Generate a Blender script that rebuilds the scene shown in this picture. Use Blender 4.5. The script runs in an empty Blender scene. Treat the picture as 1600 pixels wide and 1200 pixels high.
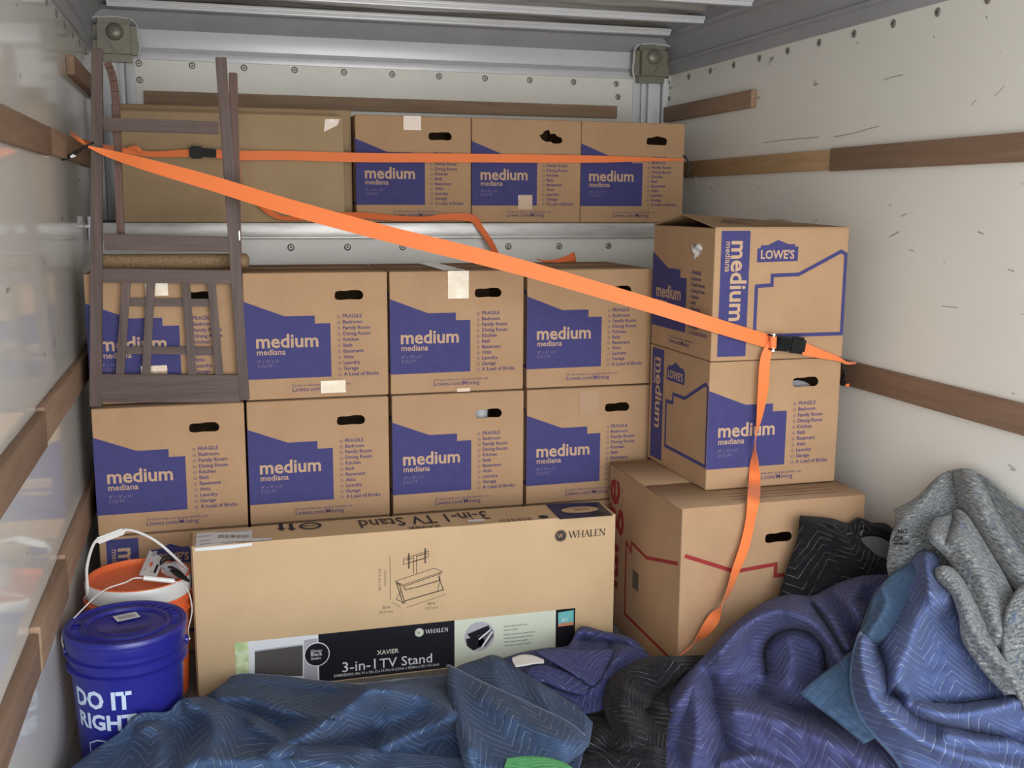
import bpy, bmesh, math, random
import numpy as np
from mathutils import Vector, Matrix, noise
random.seed(7)
SC = bpy.context.scene
COL = SC.collection

# ------------------------------------------------------------------ camera
CAM = np.array([0.3671, -3.4184, 1.4523]); YAW, PIT, ROL, FPX = 0.2785, -0.1678, 0.0061, 1660.04
_fw = np.array([math.sin(YAW)*math.cos(PIT), math.cos(YAW)*math.cos(PIT), math.sin(PIT)])
_r0 = np.array([math.cos(YAW), -math.sin(YAW), 0.0]); _u0 = np.cross(_r0, _fw)
RT = _r0*math.cos(ROL)+_u0*math.sin(ROL); UP = -_r0*math.sin(ROL)+_u0*math.cos(ROL)
cd = bpy.data.cameras.new('camera'); cam = bpy.data.objects.new('camera', cd); COL.objects.link(cam)
cd.sensor_fit = 'HORIZONTAL'; cd.sensor_width = 36; cd.lens = FPX/1600*36; cd.clip_start = .05
cam.matrix_world = Matrix(((RT[0], UP[0], -_fw[0], CAM[0]), (RT[1], UP[1], -_fw[1], CAM[1]), (RT[2], UP[2], -_fw[2], CAM[2]), (0, 0, 0, 1)))
SC.camera = cam
# ------------------------------------------------------------------ light
SC.view_settings.view_transform = 'Standard'; SC.view_settings.look = 'None'
SC.view_settings.gamma = 1; SC.view_settings.use_curve_mapping = False
SC.view_settings.exposure = 0.68
SC.cycles.max_bounces = 10; SC.cycles.diffuse_bounces = 6
world = bpy.data.worlds.new('sky'); SC.world = world; world.use_nodes = True
nt = world.node_tree; nt.nodes.clear()
wo = nt.nodes.new('ShaderNodeOutputWorld'); bg = nt.nodes.new('ShaderNodeBackground')
tc = nt.nodes.new('ShaderNodeTexCoord'); sx = nt.nodes.new('ShaderNodeSeparateXYZ'); cr = nt.nodes.new('ShaderNodeValToRGB')
mr = nt.nodes.new('ShaderNodeMapRange'); mr.inputs[1].default_value = -1; mr.inputs[2].default_value = 1
nt.links.new(tc.outputs['Generated'], sx.inputs[0]); nt.links.new(sx.outputs['Z'], mr.inputs[0]); nt.links.new(mr.outputs[0], cr.inputs[0])
nt.links.new(cr.outputs[0], bg.inputs[0]); nt.links.new(bg.outputs[0], wo.inputs[0])
e = cr.color_ramp.elements
e[0].position = 0.0; e[0].color = (.80, .77, .71, 1); e[1].position = 1.0; e[1].color = (.80, .92, 1.15, 1)
for p_, c_ in ((.47, (.85, .82, .76, 1)), (.50, (.85, .86, .86, 1)), (.62, (1.0, 1.04, 1.1, 1))):
    q_ = e.new(p_); q_.color = c_
bg.inputs[1].default_value = 4.6
la = bpy.data.lights.new('doorway_daylight', 'AREA'); la.shape = 'RECTANGLE'; la.size = 2.44; la.size_y = 2.2; la.cycles.is_portal = True
lo = bpy.data.objects.new('doorway_daylight', la); COL.objects.link(lo); lo.location = (1.19, -3.95, 1.1); lo.rotation_euler = (math.radians(90), 0, 0)

# ------------------------------------------------------------------ helpers
def ray(px, py):
    return _fw+RT*((px-800)/FPX)-UP*((py-600)/FPX)
def at_y(px, py, y):
    d = ray(px, py); return Vector(CAM+d*((y-CAM[1])/d[1]))
def at_z(px, py, z):
    d = ray(px, py); return Vector(CAM+d*((z-CAM[2])/d[2]))
def at_x(px, py, x):
    d = ray(px, py); return Vector(CAM+d*((x-CAM[0])/d[0]))

class MB:
    def __init__(s): s.v = []; s.f = []; s.m = []; s.s = []
    def add(s, vs, fs, mi=0, sm=False):
        o = len(s.v); s.v += [tuple(v) for v in vs]
        for f in fs: s.f.append([i+o for i in f]); s.m.append(mi); s.s.append(sm)
    def addbm(s, bm, mi=0, sm=False):
        bm.verts.index_update(); s.add([v.co for v in bm.verts], [[v.index for v in f.verts] for f in bm.faces], mi, sm); bm.free()
    def box(s, a, b, mi=0, bev=0, seg=2, rot=None, piv=None):
        bm = bmesh.new(); bmesh.ops.create_cube(bm, size=1)
        for v in bm.verts: v.co = Vector([(a[i]+b[i])/2+v.co[i]*(b[i]-a[i]) for i in range(3)])
        if bev: bmesh.ops.bevel(bm, geom=bm.edges[:], offset=bev, segments=seg, affect='EDGES', profile=.5)
        if rot is not None:
            pv = Vector(piv) if piv else Vector(((a[0]+b[0])/2, (a[1]+b[1])/2, (a[2]+b[2])/2))
            for v in bm.verts: v.co = pv+rot@(v.co-pv)
        s.addbm(bm, mi, bool(bev))
    def bar(s, p, q, w, t, side, mi=0, bev=.0015, w2=None):
        # rectangular bar from p to q; side = direction of width w, t = thickness across
        p = Vector(p); q = Vector(q); d = (q-p).normalized(); sd = Vector(side); sd = (sd-d*sd.dot(d)).normalized(); n = d.cross(sd)
        w2 = w if w2 is None else w2
        bm = bmesh.new(); vs = []
        for P, ww in ((p, w), (q, w2)):
            for a, b in ((-1, -1), (1, -1), (1, 1), (-1, 1)): vs.append(bm.verts.new(P+sd*(a*ww/2)+n*(b*t/2)))
        for f in ((0, 1, 2, 3), (7, 6, 5, 4), (0, 4, 5, 1), (1, 5, 6, 2), (2, 6, 7, 3), (3, 7, 4, 0)): bm.faces.new([vs[i] for i in f])
        bmesh.ops.recalc_face_normals(bm, faces=bm.faces[:])
        if bev: bmesh.ops.bevel(bm, geom=bm.edges[:], offset=bev, segments=2, affect='EDGES')
        s.addbm(bm, mi, True)
    def tube(s, pts, r, n=10, mi=0, cap=True):
        pts = [Vector(p) for p in pts]; rr = r if isinstance(r, (list, tuple)) else [r]*len(pts)
        vs = []; up = Vector((0, 0, 1)); prev = None
        for i, p in enumerate(pts):
            t = (pts[min(i+1, len(pts)-1)]-pts[max(i-1, 0)]).normalized()
            if prev is None:
                a = t.cross(up) if abs(t.z) < .95 else t.cross(Vector((1, 0, 0)))
            else: a = prev-t*prev.dot(t)
            a.normalize(); prev = a; b = t.cross(a)
            for k in range(n):
                g = 2*math.pi*k/n; vs.append(p+a*(rr[i]*math.cos(g))+b*(rr[i]*math.sin(g)))
        fs = [[i*n+k, i*n+(k+1) % n, (i+1)*n+(k+1) % n, (i+1)*n+k] for i in range(len(pts)-1) for k in range(n)]
        if cap: fs += [list(range(n))[::-1], [(len(pts)-1)*n+k for k in range(n)]]
        s.add(vs, fs, mi, True)
    def lathe(s, prof, c, n=64, mi=0):
        vs = [(c[0]+r*math.cos(2*math.pi*k/n), c[1]+r*math.sin(2*math.pi*k/n), c[2]+z) for r, z in prof for k in range(n)]
        s.add(vs, [[i*n+k, i*n+(k+1) % n, (i+1)*n+(k+1) % n, (i+1)*n+k] for i in range(len(prof)-1) for k in range(n)], mi, True)
    def build(s, name, mats, parent=None, auto=30):
        me = bpy.data.meshes.new(name); me.from_pydata(s.v, [], s.f)
        me.polygons.foreach_set('material_index', s.m); me.polygons.foreach_set('use_smooth', s.s)
        for m in (mats if isinstance(mats, (list, tuple)) else [mats]): me.materials.append(m)
        me.update()
        o = bpy.data.objects.new(name, me); COL.objects.link(o)
        if auto and any(s.s): me.set_sharp_from_angle(angle=math.radians(auto))
        if parent: o.parent = parent
        return o
def tag(o, label=None, cat=None, group=None, kind=None):
    if label: o['label'] = label
    if cat: o['category'] = cat
    if group: o['group'] = group
    if kind: o['kind'] = kind
    return o
def thing(name, label, cat, loc=(0, 0, 0), rz=0, group=None):
    o = bpy.data.objects.new(name, None); COL.objects.link(o); o.location = loc; o.rotation_euler = (0, 0, rz)
    o.empty_display_size = .05
    return tag(o, label, cat, group)
def catmull(P, n):
    P = np.asarray(P, float); k = len(P); t = np.linspace(0, k-1, n); i = np.clip(t.astype(int), 0, k-2); f = (t-i)[:, None]
    g = lambda j: P[np.clip(j, 0, k-1)]
    a, b, c, d = g(i-1), g(i), g(i+1), g(i+2)
    a = np.where((i == 0)[:, None], 2*b-c, a); d = np.where((i == k-2)[:, None], 2*c-b, d)
    return .5*(2*b+(c-a)*f+(2*a-5*b+4*c-d)*f**2+(3*b-a-3*c+d)*f**3)

# text and flat shapes -------------------------------------------------
_tc = {}
def glyphs(s, bold=0, spacing=1.0):
    k = (s, bold, spacing)
    if k not in _tc:
        c = bpy.data.curves.new('t', 'FONT'); c.body = s; c.offset = bold; c.resolution_u = 2; c.size = 1; c.space_character = spacing
        o = bpy.data.objects.new('t', c); me = o.to_mesh()
        V = [(v.co.x, v.co.y) for v in me.vertices]; F = [list(p.vertices) for p in me.polygons]
        o.to_mesh_clear(); bpy.data.objects.remove(o); bpy.data.curves.remove(c)
        x0 = min(v[0] for v in V); x1 = max(v[0] for v in V)
        _tc[k] = ([(x-x0, y) for x, y in V], F, x1-x0)
    return _tc[k]
def text(mb, s, fm, u0, v0, width, mi, bold=0, hs=1.0, ang=0, off=.0008, spacing=1.0, flip=False):
    """fm(u, v, off) -> 3-D point; baseline starts at (u0, v0); width in metres; ang in degrees in the face plane"""
    V, F, w = glyphs(s, bold, spacing); k = width/w; ca, sa = math.cos(math.radians(ang)), math.sin(math.radians(ang))
    P = []
    for x, y in V:
        x *= k; y *= k*hs; P.append(fm(u0+x*ca-y*sa, v0+x*sa+y*ca, off))
    mb.add(P, [f[::-1] for f in F] if flip else F, mi)
def poly(mb, pts, fm, mi, off=.0005):
    mb.add([fm(u, v, off) for u, v in pts], [list(range(len(pts)))], mi)
def line(mb, pts, w, fm, mi, off=.0005, closed=False):
    n = len(pts); L = []
    for i in range(n):
        p = Vector(pts[i]); a = Vector(pts[(i-1) % n]) if (closed or i > 0) else None; b = Vector(pts[(i+1) % n]) if (closed or i < n-1) else None
        d1 = (p-a).normalized() if a is not None else None; d2 = (b-p).normalized() if b is not None else None
        d1 = d1 or d2; d2 = d2 or d1
        n1 = Vector((-d1.y, d1.x)); n2 = Vector((-d2.y, d2.x)); m = (n1+n2)
        m = m.normalized() if m.length > 1e-6 else n1
        k = w/2/max(.35, m.dot(n1)); L.append((p+m*k, p-m*k))
    vs = [fm(q.x, q.y, off) for pr in L for q in pr]
    mb.add(vs, [[2*i, 2*i+1, (2*i+3) % (2*n), (2*i+2) % (2*n)] for i in range(n if closed else n-1)], mi)
def ring(mb, cu, cv, r, w, fm, mi, n=12, off=.0005):
    line(mb, [(cu+r*math.cos(2*math.pi*k/n), cv+r*math.sin(2*math.pi*k/n)) for k in range(n)], w, fm, mi, off, True)
def disc(mb, cu, cv, r, fm, mi, n=28, off=.0005, rv=None):
    poly(mb, [(cu+r*math.cos(2*math.pi*k/n), cv+(rv or r)*math.sin(2*math.pi*k/n)) for k in range(n)], fm, mi, off)
def holed(W, H, holes):
    """flat rectangle with holes, filled as a 2-D curve"""
    c = bpy.data.curves.new('h', 'CURVE'); c.dimensions = '2D'; c.fill_mode = 'BOTH'
    for pts in [[(0, 0), (W, 0), (W, H), (0, H)]]+holes:
        s = c.splines.new('POLY'); s.points.add(len(pts)-1)
        for i, p in enumerate(pts): s.points[i].co = (p[0], p[1], 0, 1)
        s.use_cyclic_u = True
    o = bpy.data.objects.new('h', c); me = o.to_mesh()
    V = [(v.co.x, v.co.y) for v in me.vertices]; F = [list(p.vertices) for p in me.polygons]
    o.to_mesh_clear(); bpy.data.objects.remove(o); bpy.data.curves.remove(c)
    return V, F

# materials --------------------------------------------------------------
def mat(name, col, rough=.6, metal=0, var=None, bump=None, spec=.5, coat=0, sheen=0, alpha=1):
    """var=(colour2, scale, stretch xyz, contrast) ; bump=(scale, strength, distance, stretch)"""
    m = bpy.data.materials.new(name); m.use_nodes = True; T = m.node_tree; B = T.nodes['Principled BSDF']
    B.inputs['Base Color'].default_value = (*col, 1); B.inputs['Roughness'].default_value = rough; B.inputs['Metallic'].default_value = metal
    B.inputs['Specular IOR Level'].default_value = spec; B.inputs['Coat Weight'].default_value = coat
    B.inputs['Sheen Weight'].default_value = sheen; B.inputs['Alpha'].default_value = alpha
    if var or bump: co = T.nodes.new('ShaderNodeTexCoord')
    if var:
        c2, sc, st, (lo_, hi_) = var
        mp = T.nodes.new('ShaderNodeMapping'); mp.inputs['Scale'].default_value = st
        n = T.nodes.new('ShaderNodeTexNoise'); n.inputs['Scale'].default_value = sc; n.inputs['Detail'].default_value = 6; n.inputs['Roughness'].default_value = .6
        r = T.nodes.new('ShaderNodeMapRange'); r.inputs[1].default_value = lo_; r.inputs[2].default_value = hi_
        x = T.nodes.new('ShaderNodeMix'); x.data_type = 'RGBA'; x.inputs['A'].default_value = (*col, 1); x.inputs['B'].default_value = (*c2, 1)
        T.links.new(co.outputs['Object'], mp.inputs[0]); T.links.new(mp.outputs[0], n.inputs[0]); T.links.new(n.outputs[0], r.inputs[0])
        T.links.new(r.outputs[0], x.inputs['Factor']); T.links.new(x.outputs['Result'], B.inputs['Base Color'])
    if bump:
        sc, stg, dist, st = bump
        mp = T.nodes.new('ShaderNodeMapping'); mp.inputs['Scale'].default_value = st
        n = T.nodes.new('ShaderNodeTexNoise'); n.inputs['Scale'].default_value = sc; n.inputs['Detail'].default_value = 4
        b = T.nodes.new('ShaderNodeBump'); b.inputs['Strength'].default_value = stg; b.inputs['Distance'].default_value = dist
        T.links.new(co.outputs['Object'], mp.inputs[0]); T.links.new(mp.outputs[0], n.inputs[0]); T.links.new(n.outputs[0], b.inputs['Height']); T.links.new(b.outputs[0], B.inputs['Normal'])
    return m
CARD = mat('cardboard', (.455, .29, .168), .82, var=((.40, .25, .142), 6, (1, 1, 1), (.35, .7)), bump=(30, .12, .004, (.3, 3, 3)), spec=.25)
CARD2 = mat('cardboard_flap', (.38, .25, .15), .85, var=((.32, .21, .125), 8, (1, 1, 1), (.35, .7)), bump=(20, .15, .004, (1, 1, 1)), spec=.2)
KRAFT = mat('pale_kraft', (.58, .41, .24), .78, var=((.53, .37, .21), 5, (1, 1, 1), (.35, .7)), bump=(14, .18, .004, (3, 1, .6)), spec=.3)
INKB = mat('blue_ink', (.062, .060, .195), .75, var=((.052, .050, .17), 40, (1, 1, 1), (.3, .7)), spec=.25)
INKT = mat('violet_ink', (.10, .07, .17), .8, spec=.2)
LET = mat('bare_card_letter', (.53, .36, .24), .8, spec=.2)
LETF = mat('faint_card_letter', (.24, .19, .29), .8, spec=.2)
INKR = mat('red_ink', (.30, .035, .035), .8, spec=.2)
INKK = mat('black_ink', (.035, .028, .028), .6, spec=.3)
INKK2 = mat('worn_black_ink', (.12, .09, .065), .7, spec=.2)
BLACK = mat('label_black', (.012, .012, .018), .3)
WHITE = mat('label_white', (.72, .74, .76), .45)
CREAM = mat('label_cream', (.62, .66, .54), .45)
GREENP = mat('photo_green', (.42, .58, .26), .45, var=((.7, .78, .5), 30, (1, 1, 1), (.4, .6)))
TEAL = mat('label_teal', (.15, .48, .48), .45); SALMON = mat('label_salmon', (.60, .26, .15), .45)
SCREEN = mat('photo_screen', (.09, .08, .078), .4); GREYP = mat('photo_grey', (.42, .41, .46), .45)
TAPE = mat('packing_tape', (.66, .55, .40), .22, var=((.76, .70, .58), 18, (1, 6, 1), (.4, .65)), coat=.4)
TAPEC = mat('clear_tape', (.50, .345, .225), .16, coat=.5, var=((.7, .66, .6), 22, (1, 5, 1), (.58, .72)))
TAPEB = mat('brown_tape', (.42, .27, .16), .4)
def wallmat(name, a, b, rough):
    m = mat(name, a, rough, var=(b, 1.6, (1, .6, 1), (.3, .75)), bump=(1.1, .16, .012, (1, 1, 1.3)), spec=.5)
    T = m.node_tree; B = T.nodes['Principled BSDF']; src = B.inputs['Base Color'].links[0].from_socket
    co = [n for n in T.nodes if n.type == 'TEX_COORD'][0]; last = src
    for sc, st, th, colr in ((9, (1, 1.1, 2.6), (.70, .74), (.22, .21, .20)), (3.2, (1, 2.2, 9), (.735, .76), (.16, .16, .16)), (42, (1, 1, 1), (.76, .79), (.26, .25, .23))):
        mp = T.nodes.new('ShaderNodeMapping'); mp.inputs['Scale'].default_value = st; mp.inputs['Rotation'].default_value = (.35, 0, 0)
        n = T.nodes.new('ShaderNodeTexNoise'); n.inputs['Scale'].default_value = sc; n.inputs['Detail'].default_value = 5
        r = T.nodes.new('ShaderNodeMapRange'); r.inputs[1].default_value, r.inputs[2].default_value = th; r.inputs[4].default_value = .75
        x = T.nodes.new('ShaderNodeMix'); x.data_type = 'RGBA'; x.inputs['B'].default_value = (*colr, 1)
        T.links.new(co.outputs['Object'], mp.inputs[0]); T.links.new(mp.outputs[0], n.inputs[0]); T.links.new(n.outputs[0], r.inputs[0]); T.links.new(r.outputs[0], x.inputs['Factor'])
        T.links.new(last, x.inputs['A']); last = x.outputs['Result']
    T.links.new(last, B.inputs['Base Color'])
    return m
WALLR = wallmat('scuffed_white_panel', (.83, .83, .78), (.78, .78, .735), .34)
WALLL = wallmat('glossy_white_panel', (.74, .74, .71), (.69, .69, .66), .085)
WALLF = mat('front_white_panel', (.76, .76, .72), .3, var=((.69, .69, .65), 3, (1, 1, 1), (.35, .7)), bump=(3, .2, .006, (1, 1, 1)))
ALU = mat('painted_aluminium', (.70, .72, .77), .34, metal=.1, var=((.62, .64, .69), 4, (.4, 1, 1), (.3, .7)))
COVE = mat('grey_primer', (.40, .41, .44), .45, metal=.1, var=((.34, .35, .38), 5, (1, .4, 1), (.3, .7)))
MILL = mat('mill_aluminium', (.68, .68, .67), .36, metal=.4, var=((.42, .42, .41), 7, (.5, 3, 3), (.35, .7)), bump=(12, .15, .003, (.3, 3, 3)))
ROOF = mat('roof_sheet', (.60, .56, .50), .30, metal=.45, var=((.40, .375, .33), 2.5, (.6, 2, 1), (.35, .7)), bump=(2.2, .6, .02, (.7, 2.5, 1)))
CAST = mat('corner_casting', (.20, .195, .155), .38, metal=.2, spec=.5)
SEAL = mat('sealant', (.55, .56, .56), .5)
RIVET = mat('rivet_metal', (.30, .30, .28), .4, metal=.6); RIVC = mat('rivet_core', (.08, .08, .07), .5, metal=.5)
SCUFF = mat('scuff_mark', (.40, .395, .37), .6)
def wood(name, a, b, ax):
    st = [9, 9, 9]; st[ax] = .7
    return mat(name, a, .7 if 'rail' in name else .5, var=(b, 5, tuple(st), (.3, .72)), bump=(8, .4, .003, tuple(st)), spec=.45)
WY = wood('rail_wood_long', (.235, .145, .092), (.33, .215, .145), 1)
WYP = wood('rail_wood_pale', (.33, .205, .10), (.43, .28, .15), 1)
WX = wood('rail_wood_cross', (.28, .185, .115), (.38, .265, .175), 0)
CH = wood('walnut_stained_wood', (.050, .024, .017), (.105, .066, .058), 2)
CHX = wood('walnut_stained_cross', (.052, .025, .018), (.105, .064, .055), 0)
CHR = wood('red_stained_wood', (.085, .034, .020), (.115, .052, .033), 2)
TUBE = mat('speckled_tube', (.20, .12, .062), .75, var=((.34, .235, .13), 220, (1, 1, 1), (.42, .6)))
FLOOR = mat('truck_floor', (.13, .12, .11), .6, var=((.20, .185, .165), 6, (6, .5, 1), (.3, .7)), bump=(6, .3, .005, (6, .5, 1)))
ORG = mat('orange_webbing', (.92, .22, .055), .62, bump=(260, .3, .001, (1, 1, 1)), sheen=.2)
ORG2 = mat('orange_webbing_back', (.80, .17, .045), .65)
BLKP = mat('black_plastic', (.008, .008, .009), .5, spec=.25); STEEL = mat('bright_steel', (.7, .7, .7), .25, metal=1)
CORD = mat('black_cord', (.018, .016, .016), .6)
BLUEP = mat('blue_plastic', (.018, .020, .225), .3, spec=.5, bump=(3, .05, .005, (1, 1, 1)))
ORP = mat('orange_plastic', (.80, .155, .045), .32); WHP = mat('white_plastic', (.70, .70, .68), .35)
PRW = mat('bucket_white_print', (.55, .66, .82), .4)
BAGM = mat('clear_bag', (.75, .77, .78), .12, alpha=.28)

# ------------------------------------------------------------------ truck body
XL, XR, YF, YD, YB, ZT, ZF = -.04, 2.42, 1.24, .69, -3.9, 2.22, .01
DECK = 1.378
def plane(vs, name, m, nrm=None):
    mb = MB(); mb.add(vs, [list(range(len(vs)))]); return mb
def struct(o): o['kind'] = 'structure'; return o
mb = MB(); mb.box((XL-.06, YB, -.05), (XR+.06, YF+.06, ZF)); floor = struct(mb.build('floor', FLOOR))
mb = MB(); mb.box((XL-.05, YB, ZF), (XL, YF+.05, ZT+.05)); wall_left = struct(mb.build('wall_left', WALLL))
mb = MB(); mb.box((XR, YB, ZF), (XR+.05, YF+.05, ZT+.05))
def fr(u, v, off): return Vector((XR-off, u, v))
for pts, w in (([(at_x(*p, XR).y, at_x(*p, XR).z) for p in L], w) for L, w in (
        ([(1194, 223), (1222, 219), (1255, 216), (1280, 214)], .0035), ([(1303, 214), (1335, 208), (1362, 200), (1374, 197)], .004),
        ([(1381, 125), (1395, 120), (1411, 117)], .004), 
        ([(1554, 150), (1563, 142), (1570, 133)], .003),
        ([(1517, 164), (1526, 156)], .003), 
        ([(1390, 370), (1405, 362)], .005), ([(1407, 338), (1417, 334)], .004), ([(1528, 362), (1537, 366)], .005), ([(1472, 478), (1497, 481)], .003),
        ([(1575, 421), (1585, 424)], .004), ([(1459, 55), (1460, 60)], .004), ([(1541, 25), (1543, 30)], .005))):
    line(mb, pts, w, fr, 1, .0006)
wall_right = struct(mb.build('wall_right', [WALLR, SCUFF]))
mb = MB(); mb.box((XL, YF, 1.3), (XR, YF+.05, ZT+.05)); mb.box((XL, YD+.015, ZF), (XR, YF+.05, DECK-.03))
wall_front = struct(mb.build('wall_front', WALLF))
# rivets: parts of the walls
def rivet_mesh():
    mb = MB(); mb.lathe([(0, .0042), (.0035, .004), (.0036, .0028)], (0, 0, 0), 16, 1); mb.lathe([(.0036, .0028), (.0075, .0036), (.0105, .0028), (.0135, .0)], (0, 0, 0), 16, 0)
    o = mb.build('rivet', [RIVET, RIVC]); return o
riv = rivet_mesh(); first = [True]
def rivet(par, loc, nrm):
    o = riv if first[0] else riv.copy()
    if not first[0]: COL.objects.link(o)
    first[0] = False
    o.location = loc; o.rotation_euler = Vector(nrm).to_track_quat('Z', 'Y').to_euler(); o.parent = par
for i in range(14):
    rivet(wall_right, (XR, 1.19-.2075*i, 2.005), (-1, 0, 0)); rivet(wall_left, (XL, 1.19-.2075*i, 2.005), (1, 0, 0))
for z in (1.93, 1.86): rivet(wall_right, (XR, 1.185, z), (-1, 0, 0))
for i in range(3): rivet(wall_right, (XR, .30-.17*i, 1.36), (-1, 0, 0))
for i in range(11): rivet(wall_front, (.134+.2048*i, YF, 2.0-.0008*i), (0, -1, 0))
for x in (.134, 2.192): rivet(wall_front, (x, YF, 1.935), (0, -1, 0))
for i in range(10): rivet(wall_front, (.245+.2138*i, YD+.015, 1.285), (0, -1, 0))
# attic deck, its aluminium edge, header, posts
mb = MB(); mb.box((XL, YD, DECK-.03), (XR, YF, DECK-.002)); struct(mb.build('trim_1', FLOOR))
mb = MB(); mb.box((XL+.002, YD-.012, 1.318), (XR-.002, YD+.02, DECK), bev=.003); mb.box((XL+.002, YD-.016, 1.318), (XR-.002, YD-.01, 1.328), bev=.002)
for i in range(11): mb.lathe([(0, .003), (.003, .002), (.004, 0)], (0, 0, 0), 8)
tr = struct(mb.build('trim_2', MILL))
PRX = [(0, 1.975+.045), (-.012, 2.02), (-.012, 2.045), (-.022, 2.05), (-.022, 2.062), (-.012, 2.066), (-.012, 2.135), (-.03, 2.142), (-.05, 2.16), (-.10, 2.195), (-.10, 2.215), (-.14, 2.22)]
def extr(prof, a, b, fn, name, m, flip=False):
    mb = MB(); k = len(prof)
    vs = [fn(p, a) for p in prof]+[fn(p, b) for p in prof]
    mb.add(vs, [[i, i+1, k+i+1, k+i] for i in range(k-1)], 0); return struct(mb.build(name, m, auto=0))
# front header: bright band with dark groove, then grey cove
hd = MB(); X0, X1 = XL+.11, XR-.11
hd.box((X0, YF-.008, 2.015), (X1, YF, 2.045), bev=.002); hd.box((X0, YF-.004, 2.045), (X1, YF, 2.06), 1); hd.box((X0, YF-.010, 2.06), (X1, YF, 2.132), bev=.002)
hd.add([(XL, YF-.010, 2.132), (XR, YF-.010, 2.132), (XR, YF-.05, 2.16), (XL, YF-.05, 2.16), (XR, YF-.07, 2.19), (XL, YF-.07, 2.19), (XR, YF-.13, 2.2), (XL, YF-.13, 2.2)],
       [[0, 1, 2, 3], [3, 2, 4, 5], [5, 4, 6, 7]], 1)
struct(hd.build('trim_3', [ALU, COVE]))
COV = [(0, 2.03), (.010, 2.03), (.010, 2.072), (.024, 2.076), (.024, 2.088), (.012, 2.094), (.016, 2.16), (.028, 2.178), (.046, 2.188), (.05, 2.20), (.085, 2.212), (.12, 2.218)]
extr(COV, YB, YF-.02, lambda p, y: (XR-p[0], y, p[1]), 'trim_4', COVE)
extr(COV, YB, YF-.02, lambda p, y: (XL+p[0], y, p[1]), 'trim_5', COVE)
for k, (xc, sg) in enumerate(((XL, 1), (XR, -1))):
    mb = MB()
    for a, b, d, m_ in ((.0, .028, .05, 0), (.034, .092, .030, 0), (.098, .118, .010, 0), (.118, .124, .004, 1), (.124, .158, .008, 0)):
        x0, x1 = sorted((xc+sg*a, xc+sg*b)); mb.box((x0, YF-d, DECK), (x1, YF, 2.02), m_, bev=.002)
    struct(mb.build('trim_%d' % (6+k), [ALU, COVE]))
    # corner casting
    mb = MB(); bm = bmesh.new(); bmesh.ops.create_cube(bm, size=1)
    x0, x1 = sorted((xc+sg*.002, xc+sg*.180))
    for v in bm.verts: v.co = Vector(((x0+x1)/2+v.co.x*(x1-x0), YF-.045+v.co.y*.09, 2.078+v.co.z*.165))
    bmesh.ops.bevel(bm, geom=bm.edges[:], offset=.028, segments=4, affect='EDGES'); mb.addbm(bm, 0, True)
    cx = xc+sg*.095
    mb.lathe([(0, .0)]+[(.034*math.sin(t*math.pi/16), 0) for t in range(1, 2)], (0, 0, -5), 4)
    n = 24; vs = []; fs = []
    for j in range(7):
        a = j/6*math.pi/2
        for i in range(n):
            g = 2*math.pi*i/n; r = .032*math.cos(a)+.002
            vs.append((cx+r*math.cos(g), YF-.088-.018*math.sin(a), 2.105+r*math.sin(g)))
    mb.add(vs, [[j*n+i, j*n+(i+1) % n, (j+1)*n+(i+1) % n, (j+1)*n+i] for j in range(6) for i in range(n)], 0, True)
    mb.bar((xc+sg*.045, YF-.09, 2.11), (xc+sg*.10, YF-.092, 2.02), .012, .012, (1, 0, 0), 0, .004)
    mb.bar((xc+sg*.10, YF-.09, 2.02), (xc+sg*.155, YF-.09, 2.08), .01, .01, (1, 0, 0), 0, .004)
    # sealant bead around the casting
    zz = [(xc+sg*(a+.004*math.sin(z*90)), YF-.060-.012*math.sin(a*70), z) for a, z in ((.001, 2.0), (.001, 2.04), (.002, 2.09), (.006, 2.13), (.02, 2.158), (.05, 2.163), (.09, 2.166), (.13, 2.163), (.165, 2.155), (.178, 2.13), (.181, 2.09), (.181, 2.05), (.178, 2.01))]
    mb.tube(catmull(zz, 60), .0042, 6, 1)
    struct(mb.build('trim_%d' % (8+k), [CAST, SEAL], auto=50))
# roof: wavy sheets and light bows
mb = MB(); nx, ny = 60, 160; vs = []
for j in range(ny+1):
    y = YB+(YF-YB)*j/ny
    for i in range(nx+1):
        x = XL+(XR-XL)*i/nx
        z = ZT+.012*noise.noise(Vector((x*1.3, y*3.1, 0)))+.006*noise.noise(Vector((x*4, y*7, 3)))
        vs.append((x, y, z))
mb.add(vs, [[j*(nx+1)+i, (j+1)*(nx+1)+i, (j+1)*(nx+1)+i+1, j*(nx+1)+i+1] for j in range(ny) for i in range(nx)], 0, True)
mb.box((XL-.05, YB, ZT+.03), (XR+.05, YF+.05, ZT+.06))
struct(mb.build('ceiling', ROOF, auto=0))
k = 10
for y in (1.03, .70, .30, -.1, -.5, -.9, -1.3, -1.7, -2.1, -2.5, -2.9, -3.3):
    mb = MB(); mb.box((XL+.08, y-.017, 2.178), (XR-.08, y+.017, 2.190), bev=.003); mb.box((XL+.08, y-.028, 2.192), (XR-.08, y-.018, 2.205), bev=.002); mb.box((XL+.08, y+.018, 2.192), (XR-.08, y+.028, 2.205), bev=.002)
    mb.box((XL+.08, y-.02, 2.188), (XR-.08, y+.02, 2.206))
    struct(mb.build('trim_%d' % k, ALU)); k += 1
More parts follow.
